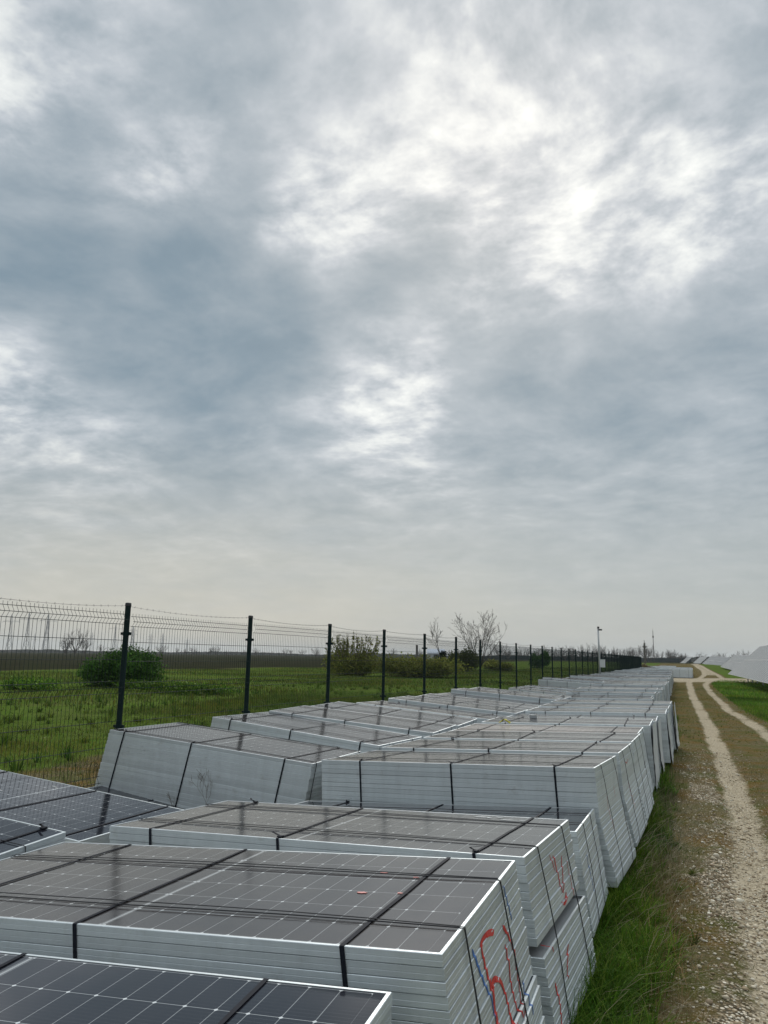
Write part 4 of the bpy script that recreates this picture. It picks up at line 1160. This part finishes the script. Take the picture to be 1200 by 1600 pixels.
shrub("reed_tuft", (-4.9, 99.9), lobes(rb, 5, 1.4, 1.2, 1.5), 1500, .10, STRAW, "straw coloured reed tuft at the far end of the fence", "reeds", seed=21, stems=8, tall=2.)

# ------------------------------------------------------------------ sky, sun, camera
SUN_EL, SUN_AZ = math.radians(36), math.radians(-14)      # azimuth from +Y, clockwise
world = bpy.data.worlds.new("World"); scene.world = world; world.use_nodes = True
k = NT(world.node_tree); world.node_tree.nodes.clear()
out = k.node("ShaderNodeOutputWorld")
sky = k.node("ShaderNodeTexSky"); sky.sky_type = 'NISHITA'; sky.sun_disc = False; sky.sun_elevation = SUN_EL; sky.sun_rotation = SUN_AZ
sky.air_density = 1.; sky.dust_density = 2.
bg_sky = k.node("ShaderNodeBackground"); k.l.new(sky.outputs[0], bg_sky.inputs[0]); bg_sky.inputs[1].default_value = .08
D = k.node("ShaderNodeTexCoord").outputs["Generated"]
D = k.vmath('NORMALIZE', D)
sep = k.node("ShaderNodeSeparateXYZ"); k.l.new(D, sep.inputs[0])
dz = k.math('MAXIMUM', sep.outputs[2], 0.)
hh = k.math('ADD', dz, .20)
P = k.node("ShaderNodeCombineXYZ"); k.l.new(k.math('DIVIDE', sep.outputs[0], hh), P.inputs[0]); k.l.new(k.math('DIVIDE', sep.outputs[1], hh), P.inputs[1])
P = P.outputs[0]
wv = k.noise(P, 1.1, 2, .5, color=True)
Pw = k.vmath('ADD', P, k.vmath('SCALE', k.vmath('SUBTRACT', wv, (.5,.5,.5)), scale=.30))
n1 = k.noise(Pw, 1.5, 6, .52); n2 = k.noise(Pw, 4.2, 8, .62)
n3 = k.noise(k.scale3(Pw, (1.0, 1.3, 1)), 2.6, 6, .55)
Dw = k.vmath('ADD', D, k.vmath('SCALE', k.vmath('SUBTRACT', k.noise(P, 1.9, 3, .5, color=True), (.5,.5,.5)), scale=.20))
# cloud masses: how thick or thin the overcast is in each direction of the sky
CLOUDS = [(-0.637, 0.503, 0.584, 0.736), (-0.574, 0.521, 0.632, 0.6), (-0.506, 0.59, 0.63, 0.46), (-0.558, 0.634, 0.535, 0.7), (-0.597, 0.572, 0.563, 0.48), (-0.426, 0.659, 0.62, 0.47), (-0.346, 0.657, 0.669, 0.5), (-0.212, 0.701, 0.681, 0.66), (-0.083, 0.754, 0.652, 0.58), (0.046, 0.767, 0.64, 0.54), (0.097, 0.805, 0.586, 0.42), (-0.236, 0.782, 0.576, 0.736), (-0.345, 0.792, 0.504, 0.772), (-0.403, 0.749, 0.526, 0.74), (-0.141, 0.797, 0.587, 0.76), (-0.099, 0.849, 0.52, 0.724), (0.026, 0.871, 0.49, 0.76), (0.074, 0.839, 0.539, 0.68), (-0.022, 0.812, 0.584, 0.66), (-0.672, 0.61, 0.42, 0.18), (-0.536, 0.711, 0.455, 0.2), (-0.465, 0.704, 0.537, 0.46), (-0.626, 0.692, 0.361, 0.24), (-0.427, 0.804, 0.413, 0.16), (-0.323, 0.824, 0.465, 0.3), (-0.562, 0.762, 0.321, 0.3), (-0.467, 0.817, 0.338, 0.22), (-0.706, 0.64, 0.304, 0.68), (-0.669, 0.669, 0.326, 0.62), (-0.244, 0.862, 0.444, 0.6), (-0.329, 0.866, 0.377, 0.56), (-0.321, 0.894, 0.312, 0.78), (-0.379, 0.885, 0.272, 0.66), (-0.225, 0.915, 0.335, 0.32), (-0.077, 0.935, 0.345, 0.3), (0.041, 0.93, 0.365, 0.32), (-0.034, 0.903, 0.429, 0.58), (0.096, 0.901, 0.422, 0.5), (-0.631, 0.733, 0.253, 0.56), (-0.709, 0.675, 0.205, 0.54), (-0.567, 0.794, 0.218, 0.36), (-0.42, 0.878, 0.231, 0.36), (-0.201, 0.952, 0.232, 0.44), (-0.008, 0.967, 0.254, 0.44), (-0.05, 0.985, 0.164, 0.44), (-0.578, 0.805, 0.134, 0.52), (-0.324, 0.933, 0.16, 0.46)]
num = None; den = None
for cx, cy, cz, a in CLOUDS:
    q = k.vmath('SUBTRACT', Dw, (cx, cy, cz))
    w = k.math('POWER', k.math('ADD', k.vmath('DOT_PRODUCT', q, q), .0035), -2.2)
    num = k.math('MULTIPLY', w, a) if num is None else k.math('MULTIPLY_ADD', w, a, num)
    den = w if den is None else k.math('ADD', den, w)
t = k.math('DIVIDE', k.math('ADD', num, 15.), k.math('ADD', den, 24.))  # unseen sky behind the camera takes a value raised to light stack fronts
n4 = k.noise(Pw, 12., 5, .6)
fl = k.ss(t, .25, .70, .75, 1.35)
n5 = k.noise(Pw, 7.5, 7, .60)
tex = k.math('MULTIPLY_ADD', k.math('SUBTRACT', n1, .5), .34, k.math('MULTIPLY', k.math('SUBTRACT', n2, .5), .55))
tex = k.math('MULTIPLY_ADD', k.math('SUBTRACT', n3, .5), .26, tex)
tex = k.math('MULTIPLY_ADD', k.math('SUBTRACT', n5, .5), .38, tex)
tex = k.math('MULTIPLY_ADD', k.math('MULTIPLY', k.math('SUBTRACT', n4, .5), k.ss(t, .4, .75, .2, 1.)), .60, tex)
t = k.math('MULTIPLY_ADD', tex, fl, t)
cl = k.ramp(t, [(0.,(.120,.185,.235)),(.22,(.165,.232,.282)),(.36,(.238,.295,.338)),(.50,(.325,.374,.412)),(.62,(.440,.478,.512)),(.75,(.610,.638,.642)),(.92,(.80,.82,.79))])
hz = k.mix(k.ss(sep.outputs[0], -.62, -.05), (.475,.462,.405,1), (.375,.400,.392,1))
lowband = k.mix(k.math('MULTIPLY', k.ss(k.noise(k.scale3(D, (2,2,9)), 3., 5, .5), .35, .75), .35), hz, (.29,.33,.355,1))
c = k.mix(k.ss(dz, .02, .30, .90, 0.), cl, lowband)
boost = k.ss(dz, .70, .95, 1., 2.6)  # unseen zenith brightened to add light on the ground and stack fronts
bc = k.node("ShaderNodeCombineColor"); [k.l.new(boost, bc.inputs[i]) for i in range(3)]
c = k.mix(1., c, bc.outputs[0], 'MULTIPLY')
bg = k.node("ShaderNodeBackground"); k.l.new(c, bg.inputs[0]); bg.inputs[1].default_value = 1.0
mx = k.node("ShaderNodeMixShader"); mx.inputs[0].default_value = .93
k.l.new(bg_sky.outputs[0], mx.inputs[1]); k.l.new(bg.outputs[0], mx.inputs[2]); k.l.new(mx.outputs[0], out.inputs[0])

hm_ = bpy.data.materials.new("haze"); hm_.use_nodes = True
hn = hm_.node_tree; hn.nodes.clear(); ho = hn.nodes.new("ShaderNodeOutputMaterial"); hv = hn.nodes.new("ShaderNodeVolumePrincipled")
hv.inputs["Color"].default_value = (.86,.90,.92,1); hv.inputs["Density"].default_value = HAZE; hv.inputs["Anisotropy"].default_value = .2
hn.links.new(hv.outputs[0], ho.inputs["Volume"])
if HAZE:
    mb = MB(); mb.box(-5200, 5200, -1400, 7000, -45, 62)
    tag(mb.build("haze", hm_), kind="stuff")
sd = bpy.data.lights.new("sun", 'SUN'); sd.energy = 1.5; sd.angle = math.radians(14); sd.color = (1,.96,.90)
so = bpy.data.objects.new("sun", sd); COL.objects.link(so)
sv = Vector((math.sin(SUN_AZ)*math.cos(SUN_EL), math.cos(SUN_AZ)*math.cos(SUN_EL), math.sin(SUN_EL)))
so.rotation_euler = sv.to_track_quat('Z', 'Y').to_euler(); so.location = sv*50

cd = bpy.data.cameras.new("camera"); cam = bpy.data.objects.new("camera", cd); COL.objects.link(cam)
fw = Vector((-.36177322,.91397817,.18374994)); rt_ = Vector((.93087663,.36490503,.01769256)); up_ = Vector((.05088067,-.17744922,.98281378))
cam.matrix_world = Matrix((( rt_.x, up_.x, -fw.x, 0), (rt_.y, up_.y, -fw.y, 0), (rt_.z, up_.z, -fw.z, EYE), (0,0,0,1)))
cd.sensor_fit = 'VERTICAL'; cd.sensor_height = 24; cd.lens = 24*1200/1600
cd.clip_start = .05; cd.clip_end = 9000
scene.camera = cam
scene.render.engine = 'CYCLES'
scene.cycles.max_bounces = 6; scene.cycles.diffuse_bounces = 3; scene.cycles.glossy_bounces = 3; scene.cycles.transparent_max_bounces = 4
scene.cycles.use_denoising = True
scene.view_settings.view_transform = 'Standard'; scene.view_settings.look = 'None'
scene.view_settings.exposure = .3; scene.view_settings.gamma = 1
